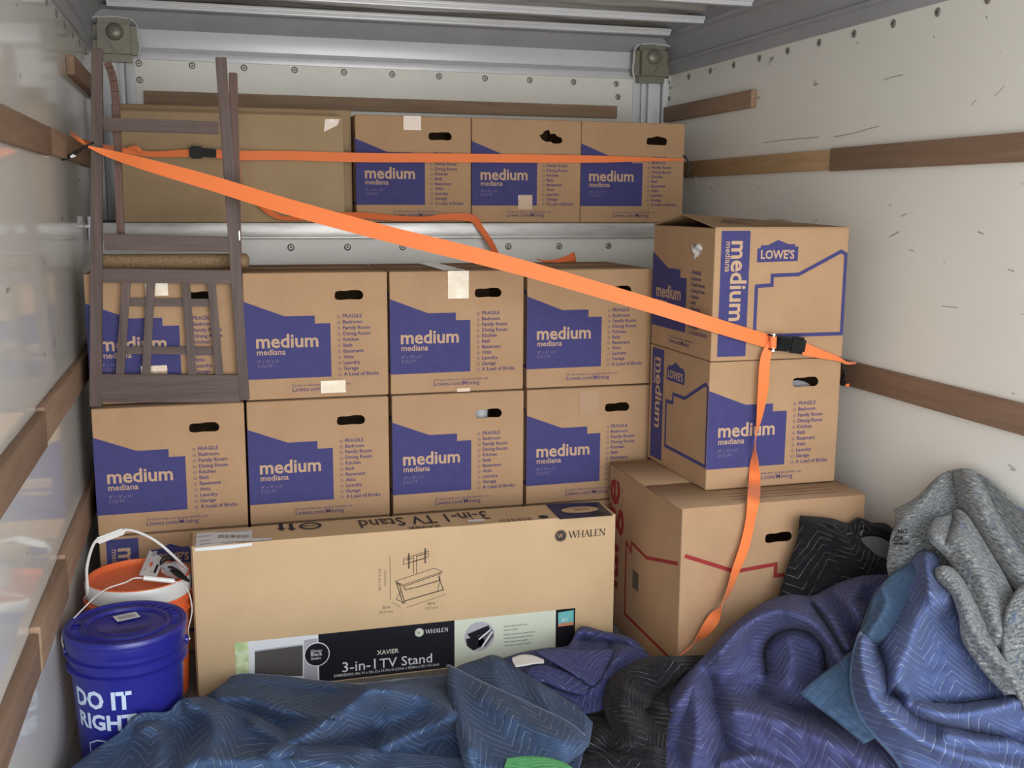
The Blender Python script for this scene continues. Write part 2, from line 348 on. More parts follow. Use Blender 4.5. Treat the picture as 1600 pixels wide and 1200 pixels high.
# lashing rails (wood) on the walls
def rail(a, b, m, bev=.003):
    global k
    mb = MB(); mb.box(a, b, bev=bev); struct(mb.build('trim_%d' % k, m)); k += 1
T_ = .02
rail((XL, -.297, 1.577), (XL+T_, .92, 1.648), WYP if 0 else WY); rail((XL, YB+.1, 1.572), (XL+T_+.002, -.300, 1.646), WY)
rail((XL, -.722, .878), (XL+T_, .64, .968), WY); rail((XL, YB+.1, .872), (XL+T_+.002, -.725, .960), WY)
rail((XL, -.55, .440), (XL+T_, .60, .545), WY); rail((XL, -1.02, .432), (XL+T_+.004, -.553, .535), WY); rail((XL, YB+.1, .430), (XL+T_, -1.023, .522), WY)
rail((XR-T_, -.19, 1.572), (XR, 1.10, 1.640), WYP); rail((XR-T_-.002, YB+.1, 1.568), (XR, -.193, 1.643), WY)
rail((XR-T_, -.30, .868), (XR, .64, .948), WY); rail((XR-T_, YB+.1, .862), (XR, -.303, .944), WY)
rail((XL, .33, 1.850), (XL+T_+.006, 1.17, 1.912), WY); rail((XR-T_-.006, .365, 1.824), (XR, 1.19, 1.890), WY)
rail((.148, YF-.022, 1.838), (2.182, YF, 1.893), WX)
# upright bracket of the deck at the left wall
mb = MB(); mb.tube([(XL+.016, .62, 1.22), (XL+.016, .62, 1.40)], .009, 10); mb.box((XL, .60, 1.36), (XL+.03, .64, 1.372), bev=.002)
struct(mb.build('trim_%d' % k, ALU)); k += 1

# ------------------------------------------------------------------ moving cartons
LIST = ['FRAGILE', 'Bedroom', 'Family Room', 'Dining Room', 'Kitchen', 'Bath', 'Basement', 'Attic', 'Laundry', 'Garage', 'A Load of Bricks']
def slot(kind, W, H, cu=.726, cv=.82):
    c = (cu*W, cv*H); w, h = .086, .030
    if kind == 'ragged':
        P = [(-.052, .012), (-.040, .017), (-.030, .030), (-.012, .034), (-.006, .018), (.012, .020), (.022, .010), (.040, .004), (.045, -.010), (.036, -.018), (.006, -.019), (-.004, -.012), (-.026, -.013), (-.044, -.002)]
    elif kind == 'cap':
        P = [(-.046, 0), (-.042, .012), (-.018, .015), (0, .021), (.016, .017), (.038, .013), (.045, .004), (.043, -.012), (.036, -.016), (-.036, -.015), (-.045, -.012)]
    elif kind == 'round':
        P = [(.032*math.cos(t), .019*math.sin(t)) for t in np.linspace(0, 2*math.pi, 15)[:-1]]
    else:
        P = [(-.046, -.004), (-.043, .010), (-.032, .0135), (-.010, .0125), (.010, .0155), (.034, .0145), (.043, .008), (.047, -.002), (.043, -.012), (.034, -.016), (.0, -.0145), (-.032, -.0165), (-.043, -.013)]
    return [(c[0]+a, c[1]+b) for a, b in P]
def print_check(mb, fm, W, H):
    q = lambda L: [(a*W, b*H) for a, b in L]
    poly(mb, q([(0, .165), (.592, .168), (.592, .597), (.484, .597), (.484, .66), (.277, .66), (0, .78)]), fm, 1)
    text(mb, 'medium', fm, .077*W, .415*H, .428*W, 3, .022, off=.0012)
    text(mb, 'mediana', fm, .08*W, .357*H, .196*W, 3, .012, off=.0012)
    text(mb, '18" x 18" x 16"', fm, .08*W, .296*H, .153*W, 4, .0, off=.0012, hs=1.1); text(mb, '3 CU FT', fm, .08*W, .256*H, .104*W, 4, 0, off=.0012, hs=1.1)
    sc = .25*W/glyphs(LIST[-1], .012)[2]
    for i, s in enumerate(LIST):
        v = (.638-.0467*i)*H; ring(mb, .652*W, v+.0035, .0040, .0014, fm, 2, 10); text(mb, s, fm, .68*W, v, sc*glyphs(s, .012)[2], 2, .022)
    text(mb, 'For tips to make your move go smoothly, visit', fm, .317*W, .098*H, .41*W, 2, 0, hs=1.15)
    text(mb, 'Lowes.com/Moving', fm, .317*W, .058*H, .345*W, 2, .010)
def print_logo(mb, fm, W, H):
    q = lambda L: [(a*W, b*H) for a, b in L]
    poly(mb, q([(.045, .035), (.255, .035), (.255, .98), (.045, .98)]), fm, 1)
    text(mb, 'medium', fm, .122*W, .905*H, .60*H, 3, .022, ang=-90, off=.0012, hs=1.0); text(mb, 'mediana', fm, .078*W, .90*H, .225*H, 3, .010, ang=-90, off=.0012)
    text(mb, '3 CU FT', fm, .20*W, .275*H, .09*H, 4, 0, ang=-90, off=.0012)
    poly(mb, q([(.31, .745), (.615, .752), (.615, .862), (.592, .862), (.590, .880), (.54, .880), (.462, .912), (.388, .874), (.336, .872), (.333, .85), (.31, .848)]), fm, 1)
    text(mb, "LOWE'S", fm, .337*W, .772*H, .25*W, 3, .026, off=.0012, hs=1.1)
    line(mb, q([(.315, .185), (.315, .565), (.43, .572), (.43, .645), (.628, .650), (.945, .823), (.982, .800), (.982, .185)]), .0115, fm, 1, closed=True)
def print_large_front(mb, fm, W, H):
    q = lambda L: [(a*W, b*H) for a, b in L]
    line(mb, q([(.02, .742), (.29, .628), (.512, .648), (.512, .582), (.60, .582), (.60, .13), (.02, .13)]), .0125, fm, 5)
def print_large_side(mb, fm, W, H):
    q = lambda L: [(a*W, b*H) for a, b in L]
    line(mb, q([(.97, .13), (.28, .13), (.28, .585), (.355, .545), (.355, .605), (.57, .585), (.97, .69)]), .0115, fm, 5)
    text(mb, 'large', fm, .16*W, .24*H, .68*H, 5, .02, ang=90, hs=.9)
    for i in range(9): line(mb, [((.20+.012*(i % 2))*W, (.50+.045*i)*H), ((.20+.012*(i % 2))*W, (.53+.045*i)*H)], .004, fm, 6)
    poly(mb, q([(.385, .34), (.47, .34), (.47, .45), (.385, .45)]), fm, 6)
CM = [CARD, INKB, INKT, LET, LETF, INKR, INKK2]
_cc = {}
def carton(label, loc, W=.4545, D=.455, H=.404, rz=0, faces=('check', 'logo'), holes=('n', None), tapes=(), group='medium moving cartons', name='moving_box', cat='box', contents=None, top='flat', holepos=(.726, .82), scale=None):
    t = thing(name, label, cat, loc, rz, group)
    key = (W, D, H, faces, holes, holepos, top)
    if key not in _cc:
        mb = MB(); c = .004
        # closed rounded shell, front and left panels cut with their hand holes
        bm = bmesh.new(); bmesh.ops.create_cube(bm, size=1)
        for v in bm.verts: v.co = Vector((W/2+v.co.x*W, D/2+v.co.y*D, H/2+v.co.z*H))
        bmesh.ops.bevel(bm, geom=bm.edges[:], offset=c, segments=2, affect='EDGES', profile=.5)
        dele = []
        for f in bm.faces:
            n = f.normal
            if f.calc_area() > .05 and ((n.y < -.9 and holes[0]) or (n.x < -.9 and holes[1]) or (n.z > .9)): dele.append(f)
        bmesh.ops.delete(bm, geom=dele, context='FACES'); mb.addbm(bm, 0, False)
        fy = lambda u, v, o: Vector((u, -o, v)); fx = lambda u, v, o: Vector((-o, D-u, v))
        for hk, fm, w_ in ((holes[0], fy, W), (holes[1], fx, D)):
            if hk:
                V, F = holed(w_-2*c, H-2*c, [[(a-c, b-c) for a, b in slot(hk, w_, H, *holepos)]])
                mb.add([fm(u+c, v+c, 0) for u, v in V], F, 0)
                S = slot(hk, w_, H, *holepos); n = len(S)   # board thickness inside the hand hole
                mb.add([fm(u, v, 0) for u, v in S]+[fm(u, v, -.004) for u, v in S], [[i, (i+1) % n, n+(i+1) % n, n+i] for i in range(n)], 0)
        for fc, fm, w_ in ((faces[0], fy, W), (faces[1], fx, D)):
            if fc == 'check': print_check(mb, fm, w_, H)
            if fc == 'logo': print_logo(mb, fm, w_, H)
            if fc == 'lf': print_large_front(mb, fm, w_, H)
            if fc == 'ls': print_large_side(mb, fm, w_, H)
        o = mb.build('box_body', CM, t, auto=0)
        fl = []
        if top == 'flat':
            for a, b in ((.001, D/2-.001), (D/2+.001, D-.001)):
                m2 = MB(); m2.box((.001, a, H-.0042), (W-.001, b, H-.0005), bev=.0012, seg=1)
                f_ = m2.build('flap', [CARD2, INKK2], t, auto=0); fl.append(f_)
        if top == 'flatx':
            for a, b in ((.001, D*.46), (D*.46+.003, D-.001)):
                m2 = MB(); m2.box((-.003, a, H-.0042), (W+.004, b, H+.001+(.002 if a > .1 else 0)), bev=.0012, seg=1)
                ft = lambda u, v, o: Vector((u, v, H+.001+(.002 if a > .1 else 0)+o))
                if a < .1:
                    for i in range(3): line(m2, [(.30*W, a+.05+.03*i), (.88*W, a+.05+.03*i)], .004, ft, 1)
                f_ = m2.build('flap', [CARD2, INKK2], t, auto=0); fl.append(f_)
        if top == 'tent':
            # long flaps standing up a little at the left, one short flap folded in underneath
            rise = .036
            for s in (0, 1):
                m2 = MB(); yo = .0 if s == 0 else D; ym = D/2
                P = [(0, yo, H-.001), (W, yo, H-.001), (W*.99, ym, H+.006), (0, ym, H+rise)]
                n = (Vector(P[1])-Vector(P[0])).cross(Vector(P[3])-Vector(P[0])).normalized()*.004
                if n.z < 0: n = -n
                vs = [Vector(p) for p in P]+[Vector(p)+n for p in P]
                m2.add(vs, [[0, 1, 2, 3], [4, 5, 6, 7], [0, 1, 5, 4], [1, 2, 6, 5], [2, 3, 7, 6], [3, 0, 4, 7]])
                if s == 0:
                    ft = lambda u, v, o: vs[4]+(vs[5]-vs[4])*(u/W)+(vs[7]-vs[4])*(v/(D/2))+Vector((0, 0, o))
                    for i, (a, b) in enumerate(((.15, .45), (.18, .42), (.5, .68), (.52, .66))): line(m2, [(a*W, (.10+.02*(i % 2))*1), (b*W, (.10+.02*(i % 2))*1)], .012, ft, 1, .001)
                bmv = m2.build('flap', [CARD2, INKK2], t, auto=0); fl.append(bmv)
            m2 = MB(); m2.box((.003, .006, H-.012), (W*.48, D-.006, H-.008)); fl.append(m2.build('flap', [CARD2], t, auto=0))
            m2 = MB(); m2.box((W*.52, .006, H-.012), (W-.003, D-.006, H-.008)); fl.append(m2.build('flap', [CARD2], t, auto=0))
        _cc[key] = (o, fl)
    else:
        o, fl = _cc[key]; o = o.copy(); COL.objects.link(o); o.parent = t
        for f_ in fl: g = f_.copy(); COL.objects.link(g); g.parent = t
    for (fc, u0, v0, u1, v1, cl) in tapes:     # tape pieces
        m2 = MB(); fm = {'f': lambda u, v, o: Vector((u*W, -o, v*H)), 't': lambda u, v, o: Vector((u*W, v*D, H+o))}[fc]
        n = 8; vs = []
        for i in range(n+1):
            v = v0+(v1-v0)*i/n; j = .004*math.sin(i*2.3)
            vs += [fm(u0+j*.3, v, .0016), fm(u1+j*.3, v, .0016)]
        m2.add(vs, [[2*i, 2*i+1, 2*i+3, 2*i+2] for i in range(n)])
        m2.build('tape', TAPE if not cl else (TAPEC if cl == 1 else TAPEB), t)
    return t
ZB, Z2, Z1 = .422, .8295, 1.238
P_ = .4635
rr = random.Random(3)
def jit(a=.004): return rr.uniform(-a, a)
GA, GBm, GU = 'medium moving cartons stacked along the front', 'medium moving cartons stacked along the front', 'medium moving cartons on the upper deck'
# upper visible row
carton('medium moving box directly behind the lattice of the wooden chair', (.003, .046, Z2+.001), tapes=(('f', .44, .83, .53, 1.0, 0), ('f', .385, .80, .41, 1, 1), ('f', .33, .17, .50, .29, 1)), group=GA, W=.458)
carton('medium moving box touching right post of the wooden chair, tape patch over its web address', (P_+.006, .006, Z2+.001), tapes=(('f', .515, .035, .69, .135, 0),), group=GA)
carton('medium moving box with a pale tape strip hanging down its top front edge', (2*P_+.004, .004, Z2+.001), tapes=(('f', .425, .775, .58, 1.0, 0), ('t', .40, .0, .56, .98, 0), ('f', .49, .0, .59, .03, 1)), group=GA)
carton('medium moving box under orange strap, right end of the upper row beside open box', (3*P_+.008, .008, Z2+.001), group=GA)
# second row
B1 = carton('medium moving box directly below the feet of the wooden chair', (.006, 0, ZB), group=GBm)
carton('medium moving box second from left in the row just above the television stand carton', (P_+.004, .0, ZB), group=GBm)
B3 = carton('medium moving box with glassware glinting through its hand hole', (2*P_+.006, .0, ZB), group=GBm)
carton('medium moving box with faint brown tape patch, partly behind the large red-printed box', (3*P_+.008, .0, ZB), tapes=(('f', .42, .77, .575, .97, 2),), group=GBm)
carton('medium moving box mostly hidden behind the two boxes stacked on the large box', (4*P_+.004, .03, ZB), group=GBm)
# bottom row, mostly hidden
carton('medium moving box with sideways lettering on the floor behind the orange-lidded bucket', (.006, 0.0, .0125), faces=('logo', 'check'), holes=(None, 'n'), group=GBm)
for i, lb in ((1, 'medium moving box on the floor behind left half of the television stand carton'), (2, 'medium moving box on the floor behind middle of the television stand carton'), (3, 'medium moving box on the floor behind right end of the television stand carton'), (4, 'medium moving box on the floor behind the large red-printed box')):
    carton(lb, (i*P_+.006, .002 if i < 4 else .03, .0125), group=GBm)
# attic row
XA, PA, YA = .9245, .4547, .716
carton('medium moving box on the upper deck directly beside the plain flat cartons', (XA, YA, DECK+.001), W=.4525, tapes=(('f', .41, .87, .56, 1.0, 1),), group=GU)
carton('medium moving box on the upper deck with a torn ragged hand hole', (XA+PA, YA-.003, DECK+.001), W=.4525, holes=('ragged', None), tapes=(('f', .42, .13, .55, .27, 1),), group=GU)
carton('rightmost medium moving box on the upper deck', (XA+2*PA, YA, DECK+.001), W=.4525, holes=('cap', None), group=GU)
# right hand stack
R2 = carton('medium moving box sandwiched between open-topped box and large red-printed box', (1.83, -.501, .576), W=.457, D=.457, H=.4035, group='boxes stacked at the right wall')
R1 = carton('open-topped medium moving box at the top of the right stack', (1.83, -.503, .9815), W=.457, D=.457, H=.4035, faces=('logo', 'check'), holes=(None, 'round'), top='tent', group='boxes stacked at the right wall')
R3 = carton('large brown moving box with dark red outline print beside the television stand carton', (1.680, -.657, ZF+.002), W=.618, D=.588, H=.560, faces=('lf', 'ls'), holes=('n', None), top='flatx', holepos=(.52, .80), group=None, name='large_moving_box')
# things seen through hand holes
def lump(name, label, cat, loc, sc, m, seed):
    bm = bmesh.new(); bmesh.ops.create_icosphere(bm, subdivisions=4, radius=1)
    for v in bm.verts:
        n = noise.noise(v.co*2.2+Vector((seed, 0, 0)))*.35+noise.noise(v.co*6+Vector((seed, 3, 0)))*.12
        v.co = Vector((v.co.x*sc[0], v.co.y*sc[1], v.co.z*sc[2]))*(1+n)
    mb = MB(); mb.addbm(bm, 0, True); o = mb.build(name, m, auto=0); o.location = loc; return tag(o, label, cat)
CLOTHW = mat('white_fabric', (.62, .61, .60), .8, bump=(60, .3, .002, (1, 1, 1))); CLOTHG = mat('grey_fabric', (.26, .26, .28), .8, bump=(60, .4, .002, (1, 1, 1)))
lump('plastic_bag', 'crumpled white bag showing in round hand hole of the open-topped box', 'bag', (1.83+.048, -.503+.457*.274, .9815+.4035*.82), (.052, .06, .045), CLOTHW, 1)
mb = MB()
for i in range(7): mb.tube(catmull([(2.10+.004*i, -.47+.004*i, .885-.004*i), (2.14+.004*i, -.478, .905-.0045*i), (2.185, -.475, .893-.006*i), (2.21, -.46, .87-.005*i)], 12), .004, 6)
tag(mb.build('grey_cloth', CLOTHG), 'grey ribbed cloth showing in the hand hole of the box under the open-topped one', 'cloth')
mb = MB(); gx = 2*P_+.006+.72*.4545; gz = ZB+.81*.404
mb.lathe([(.0, -.05), (.026, -.05), (.028, .03), (.024, .03), (.022, -.046), (0, -.046)], (gx-.015, .05, gz), 24)
mb.build('g', mat('clear_glass', (.75, .78, .8), .06, alpha=.45)); o = bpy.data.objects['g']; o.name = 'drinking_glass'; tag(o, 'glass glinting inside the hand hole of the box in the middle row', 'glass')

# plain flat cartons on the deck
def plaincarton(label, a, b, m, marks=None):
    t = thing('flat_carton', label, 'box', (a[0], a[1], a[2]), 0, 'plain flat cartons on the upper deck')
    w, d, h = b[0]-a[0], b[1]-a[1], b[2]-a[2]
    mb = MB(); mb.box((0, 0, 0), (w, d, h), bev=.003)
    mb.build('box_body', [m, INKK2], t, auto=0)
    m2 = MB(); m2.box((.002, -.0008, h-.0005), (w-.002, d, h+.002), bev=.0008); m2.build('flap', CARD2, t, auto=0)
    return t
KR2 = mat('plain_cardboard', (.415, .30, .178), .8, var=((.375, .265, .155), 5, (1, 1, 1), (.35, .7)), bump=(10, .15, .004, (1, 1, 2)), spec=.25)
fb = plaincarton('plain flat brown carton standing on the upper deck behind the wooden chair', (.062, .695, DECK+.001), (.878, .765, 1.772), KR2)
fc = plaincarton('plain brown carton slightly taller, standing directly behind the front flat carton', (.055, .775, DECK+.001), (.918, .88, 1.800), KR2)
ff = lambda u, v, o: Vector((u-.062, -o, v-DECK-.001))
for L in ([(508, 186), (531, 186), (527, 196), (506, 206)], [(470, 328), (474, 322), (478, 340), (472, 342)]):
    m2 = MB(); poly(m2, [(at_y(*p, .695).x, at_y(*p, .695).z) for p in L], ff, 0, .001); m2.build('tape', TAPEC, fb)

# ------------------------------------------------------------------ television stand carton
TX0, TX1, TY0, TY1, TZ = .292, 1.595, -.342, -.190, .475
tv = thing('television_stand_carton', 'long pale carton printed with a television stand picture, standing on its edge', 'box', (TX0, TY0, ZF+.001))
TW, TD, TH = TX1-TX0, TY1-TY0, TZ-ZF-.001
mb = MB(); bm = bmesh.new(); bmesh.ops.create_cube(bm, size=1)
for v in bm.verts: v.co = Vector((TW/2+v.co.x*TW, TD/2+v.co.y*TD, TH/2+v.co.z*TH))
bmesh.ops.subdivide_edges(bm, edges=bm.edges[:], cuts=24, use_grid_fill=True)
for v in bm.verts:
    n = noise.noise(v.co*5)*.003
    if .01 < v.co.x < TW-.01 and .01 < v.co.z < TH-.01 and v.co.y < .01: v.co.y += max(-.0002, -.0002)
    if v.co.z > TH-.001: v.co.z += min(0, n)-.001
mb.addbm(bm, 0, False)
TM = [KRAFT, INKK, INKK2, BLACK, WHITE, CREAM, GREENP, GREYP, SCREEN, TEAL, SALMON]
def tp(px, py, z=False):
    p = at_y(px, py, TY0); return (p.x-TX0, p.z-ZF-.001)
tf = lambda u, v, o: Vector((u, -o-.0004, v))
def serif(mb, word, fm, u0, v0, h, mi, off=.0008):
    """spaced roman capitals with thick and thin strokes and small serifs"""
    u = u0; th, tn = .16*h, .06*h
    S = {'W': (1.35, [((.05, 1), (.38, 0), 1), ((.38, 0), (.68, 1), 0), ((.68, 1), (.98, 0), 1), ((.98, 0), (1.30, 1), 0)], [(.05, 1), (.68, 1), (1.30, 1)]),
         'H': (.92, [((.15, 0), (.15, 1), 1), ((.77, 0), (.77, 1), 1), ((.15, .5), (.77, .5), 0)], [(.15, 0), (.15, 1), (.77, 0), (.77, 1)]),
         'A': (.95, [((.12, 0), (.46, 1), 0), ((.46, 1), (.82, 0), 1), ((.25, .35), (.68, .35), 0)], [(.12, 0), (.82, 0)]),
         'L': (.68, [((.15, 0), (.15, 1), 1), ((.15, .03), (.62, .03), 0), ((.62, .03), (.64, .22), 0)], [(.15, 1), (.12, 0)]),
         'E': (.72, [((.15, 0), (.15, 1), 1), ((.15, .97), (.60, .97), 0), ((.15, .5), (.52, .5), 0), ((.15, .03), (.64, .03), 0), ((.64, .03), (.66, .2), 0), ((.6, .97), (.61, .82), 0)], [(.15, 0), (.15, 1)]),
         'N': (1.0, [((.15, 0), (.15, 1), 0), ((.15, 1), (.82, 0), 1), ((.82, 0), (.82, 1), 0)], [(.15, 0), (.12, 1), (.82, 1)])}
    for ch in word:
        w, st, se = S[ch]
        for a, b, k_ in st: line(mb, [(u+a[0]*h, v0+a[1]*h), (u+b[0]*h, v0+b[1]*h)], th if k_ else tn, fm, mi, off)
        for x, y in se: line(mb, [(u+(x-.13)*h, v0+y*h), (u+(x+.13)*h, v0+y*h)], tn, fm, mi, off)
        u += w*h
    return u
def whalen(px, py, wpx, mi, mc, mw, r=.0105):
    u, v = tp(px, py); u1 = tp(px+wpx, py)[0]
    disc(mb, u, v, r, tf, mc, off=.0013); ring(mb, u, v, r*.86, .0007, tf, mw, 24, .0016); serif(mb, 'W', tf, u-.68*r*.75, v-.32*r, r*.68, mw, .0018)
    h = (u1-u-r*1.5)/5.75; serif(mb, 'WHALEN', tf, u+r*1.4, v-.45*h, h, mi, .0014)
whalen(876, 837, 72, 1, 1, 0, .0195); text(mb, 'TM', tf, *tp(944, 829), .006, 1)
def quad(L, mi, off=.0008): poly(mb, [tp(*p) for p in L], tf, mi, off)
# label strip
lz, l0 = .158, .004
X = {q: tp(q, 985)[0] for q in (366, 387, 497, 710, 868, 898)}
for a, b, m_ in ((366, 387, 6), (387, 497, 4), (497, 710, 3), (710, 868, 5), (868, 898, 3)):
    poly(mb, [(X[a], l0), (X[b], l0), (X[b], lz), (X[a], lz)], tf, m_, .0008)
line(mb, [(X[366], .125), (X[387], .125)], .002, tf, 4, .0012)
quad([(475, 1000), (496, 997), (496, 1062), (475, 1062)], 7, .0012)
quad([(398, 1016), (473, 1006), (473, 1056), (398, 1056)], 8, .0015); quad([(398, 1016), (473, 1006), (473, 1008), (398, 1018)], 7, .0018)
u, v = tp(495, 1022); disc(mb, u, v, .0385*1, tf, 4, 36, .002); disc(mb, u, v, .0355, tf, 3, 36, .0024)
for i, s_ in enumerate(('Glossy', 'Black', 'FINISH')): text(mb, s_, tf, u-.018, v+.008-.012*i, .034 if i < 2 else .028, 4, .005, off=.003)
whalen(655, 988, 47, 4, 5, 3, .0140)
u, v = tp(589, 1023); text(mb, 'XAVIER', tf, u, v, tp(623, 1021)[0]-u, 5, .014, off=.0014)
u, v = tp(535, 1050); text(mb, '3-in-1', tf, u, v, tp(587, 1048)[0]-u, 4, .004, off=.0014, hs=.95); text(mb, 'TM', tf, tp(583, 1034)[0], v+.026, .008, 4, off=.0014)
u2, v2 = tp(593, 1043); text(mb, 'TV Stand', tf, u2, v, tp(675, 1037)[0]-u2, 4, .004, off=.0014, hs=.95)
u, v = tp(522, 1058); text(mb, 'DIMENSIONS: 60in W x 20in D x 19.75in H (127cm x 50.8cm x 50.1-141.6cm)', tf, u, v, tp(686, 1040)[0]-u, 4, .004, off=.0014, hs=1.2)
for i, s_ in enumerate(('Glossy black finish with', 'silver accents', 'Durable steel frame construction', '3 black tempered glass shelves', 'Cable organization system', 'Wall mount hardware included')):
    u, v = tp(787, 980); text(mb, s_, tf, u, v-.0122*i-(.003 if i > 1 else 0), .0043*len(s_)*.75, 3, .0, off=.0014)
u, v = tp(749, 994); disc(mb, u, v, .049, tf, 7, 36, .0012)
for L, m_ in (([(-.040, .012), (.03, .034), (.036, .014), (-.028, -.004)], 3), ([(-.044, -.004), (.010, .004), (.018, -.03), (-.02, -.045), (-.04, -.028)], 3), ([(.0, .006), (.043, .018), (.046, -.004), (.02, -.038), (-.005, -.03)], 8), ([(.006, -.034), (.012, -.036), (.044, .010), (.040, .014)], 4), ([(.0, -.012), (.036, .016), (.034, .020), (-.004, -.008)], 4)):
    poly(mb, [(u+a, v+b) for a, b in L], tf, m_, .0016+.0002*(m_ == 4))
u, v = tp(749, 1040); disc(mb, u, v-.012, .035, tf, 8, 30, .0012); poly(mb, [(u-.012, v-.02), (u+.012, v-.017), (u+.012, v+.01), (u-.012, v+.008)], tf, 7, .0016)
quad([(872, 957), (896, 953), (896, 976), (872, 979)], 9, .0012); quad([(872, 974), (896, 971), (896, 976), (872, 979)], 10, .0016); text(mb, 'SET', tf, *tp(877, 971), .022, 4, .01, off=.0018)
# line drawing of the stand
Z_ = lambda X_, Y_: tp(600+X_/4, 750+Y_/4)
def dl(pts, w=.0016, closed=False): line(mb, [Z_(*p) for p in pts], w, tf, 2, .0008, closed)
dl([(122, 490), (278, 442), (278, 478), (122, 528)], .002, True); dl([(155, 457), (155, 553)], .005); dl([(257, 425), (257, 520)], .005); dl([(185, 475), (185, 585)], .002); dl([(203, 470), (203, 583)], .002)
dl([(135, 500), (180, 486)], .003); dl([(205, 476), (268, 457)], .003); dl([(165, 545-30), (250, 490)], .002)
dl([(70, 632), (315, 550), (365, 572), (120, 655)], .002, True); dl([(75, 640), (122, 665), (360, 582)], .0025)
dl([(78, 645), (118, 770), (130, 766), (95, 652)], .003, True); dl([(110, 690), (75, 745), (125, 765)], .002); dl([(122, 662), (135, 690), (345, 625), (350, 590)], .002)
dl([(130, 755), (370, 685)], .0035); dl([(340, 600), (372, 690)], .003); dl([(352, 612), (332, 700)], .002); dl([(120, 680), (200, 672), (350, 628)], .0015)
dl([(36, 475), (40, 748)], .0014); dl([(52, 765), (105, 795)], .0014); dl([(140, 797), (390, 712)], .0014)
u, v = Z_(272, 780); text(mb, '60 in', tf, u, v, .024, 2, .01); text(mb, '(127 cm)', tf, u-.008, v-.014, .04, 2)
u, v = Z_(-10, 805); text(mb, '20 in', tf, u, v, .024, 2, .01); text(mb, '(50.8 cm)', tf, u-.012, v-.014, .044, 2)
u, v = Z_(14, 660); text(mb, '19.75-55.75 in', tf, u, v, .05, 2, .006, ang=90); u, v = Z_(-20, 690); text(mb, '(50.1-141.6 cm)', tf, u, v, .07, 2, 0, ang=90)
# crease lines and worn right edge
for a in (1170, 1390): line(mb, [Z_(a, 330 if a > 1200 else 480), Z_(a, 950)], .0011, tf, 2, .0006) if 0 else None
# top panel print, upside down for the viewer
tt = lambda u, v, o: Vector((u, v, TH+.0002+o))
def tq(px, py):
    p = at_z(px, py, TZ); return (p.x-TX0, p.y-TY0)
def ttext(s, px, py, pxe, mi, bold=0, hs=1.0):   # reads from behind: starts at the right
    u, v = tq(px, py); u1, _ = tq(pxe, py); text(mb, s, tt, u, v, abs(u-u1), mi, bold, hs, 180, .0012)
ttext('3-in-1 TV Stand', 757, 799, 552, 1, .004, 1.9); ttext('XAVIER', 688, 820, 634, 1, .012, 1.1)
u, v = tq(849, 808); disc(mb, u, v, .016, tt, 1, off=.0012)
u0_, v0_ = tq(832, 812); f180 = lambda a, b, o: tt(u0_-(a), v0_-.006-(b)*1.6, o)
serif(mb, 'WHALEN', f180, 0, -.016, .0190, 1, .0022)
u, v = tq(484, 824); 
for i, q in enumerate((439, 455)):
    a, b = tq(q, 823); poly(mb, [(a-.006, b+.03), (a+.006, b+.03), (a+.006, b-.02), (a+.014, b-.02), (a, b-.045), (a-.014, b-.02), (a-.006, b-.02)], tt, 1, .0012)
a, b = tq(485, 822); ring(mb, a, b, .03, .009, tt, 1, 18, .0012); text(mb, 'TEAM', tt, a+.022, b+.006, .044, 1, .02, 1, 180, .0013)
poly(mb, [tq(875, 812), tq(958, 806), tq(936, 785), tq(852, 788)], tt, 3, .0010)
a, b = tq(906, 797); disc(mb, a, b, .062, tt, 0, 32, .0014, .034); disc(mb, *tq(935, 803), .022, tt, 1, 24, .0016, .014)
text(mb, 'made', tt, a+.03, b+.004, .05, 2, .02, 1, 180, .0018); line(mb, [(a-.04, b+.016), (a+.03, b+.016)], .003, tt, 2, .0018)
# corrugation lines at the right end of the carton
mb.build('box_body', TM, tv, auto=0)
m2 = MB(); fe = lambda u, v, o: Vector((u, -o, v))
m2.box((TW-.004, .012, .002), (TW+.004, TD-.012, TH-.006), bev=.0015); m2.build('end_flap', KRAFT, tv, auto=0)
m2 = MB(); m2.box((-.005, .01, .002), (.002, TD-.01, TH-.004), bev=.0015); m2.build('end_flap', CARD2, tv, auto=0)
m2 = MB()
P4 = [tq(305, 856), tq(394, 846), tq(394, 829), tq(307, 834)]
vs = [tt(a, b, .002) for a, b in P4]; m2.add(vs, [[0, 1, 2, 3]]); m2.add([tt(*tq(394, 847), .003), tt(*tq(424, 845), .003), tt(*tq(424, 842), .003), tt(*tq(394, 843), .003)], [[0, 1, 2, 3]])
m2.add([tf(*tp(305, 861), .0015), tf(*tp(360, 857), .0015), tf(*tp(394, 852), .0015), tf(*tp(394, 848), .0015), tf(*tp(305, 856), .0015)], [[0, 1, 2, 3, 4]])
for i in range(26):
    q = 342+i*1.9; a = Vector(tq(q, 842)); b = Vector(tq(q, 837)); line(m2, [a, b], random.choice((.0012, .0025)), tt, 1, .0026)
for i, (a_, b_, yy) in enumerate(((340, 388, 833), (345, 385, 849), (310, 330, 847), (308, 330, 840), (312, 332, 852))): line(m2, [tq(a_, yy), tq(b_, yy-2)], .003, tt, 1, .0026)
m2.build('shipping_label', [WHITE, INKK2], tv, auto=0)['label'] = 'white shipping label'
m2 = MB(); poly(m2, [tq(730, 817), tq(758, 815), tq(757, 812), tq(731, 813)], tt, 0, .0022); m2.build('sticker', [WHITE], tv, auto=0)['label'] = 'small white sticker'

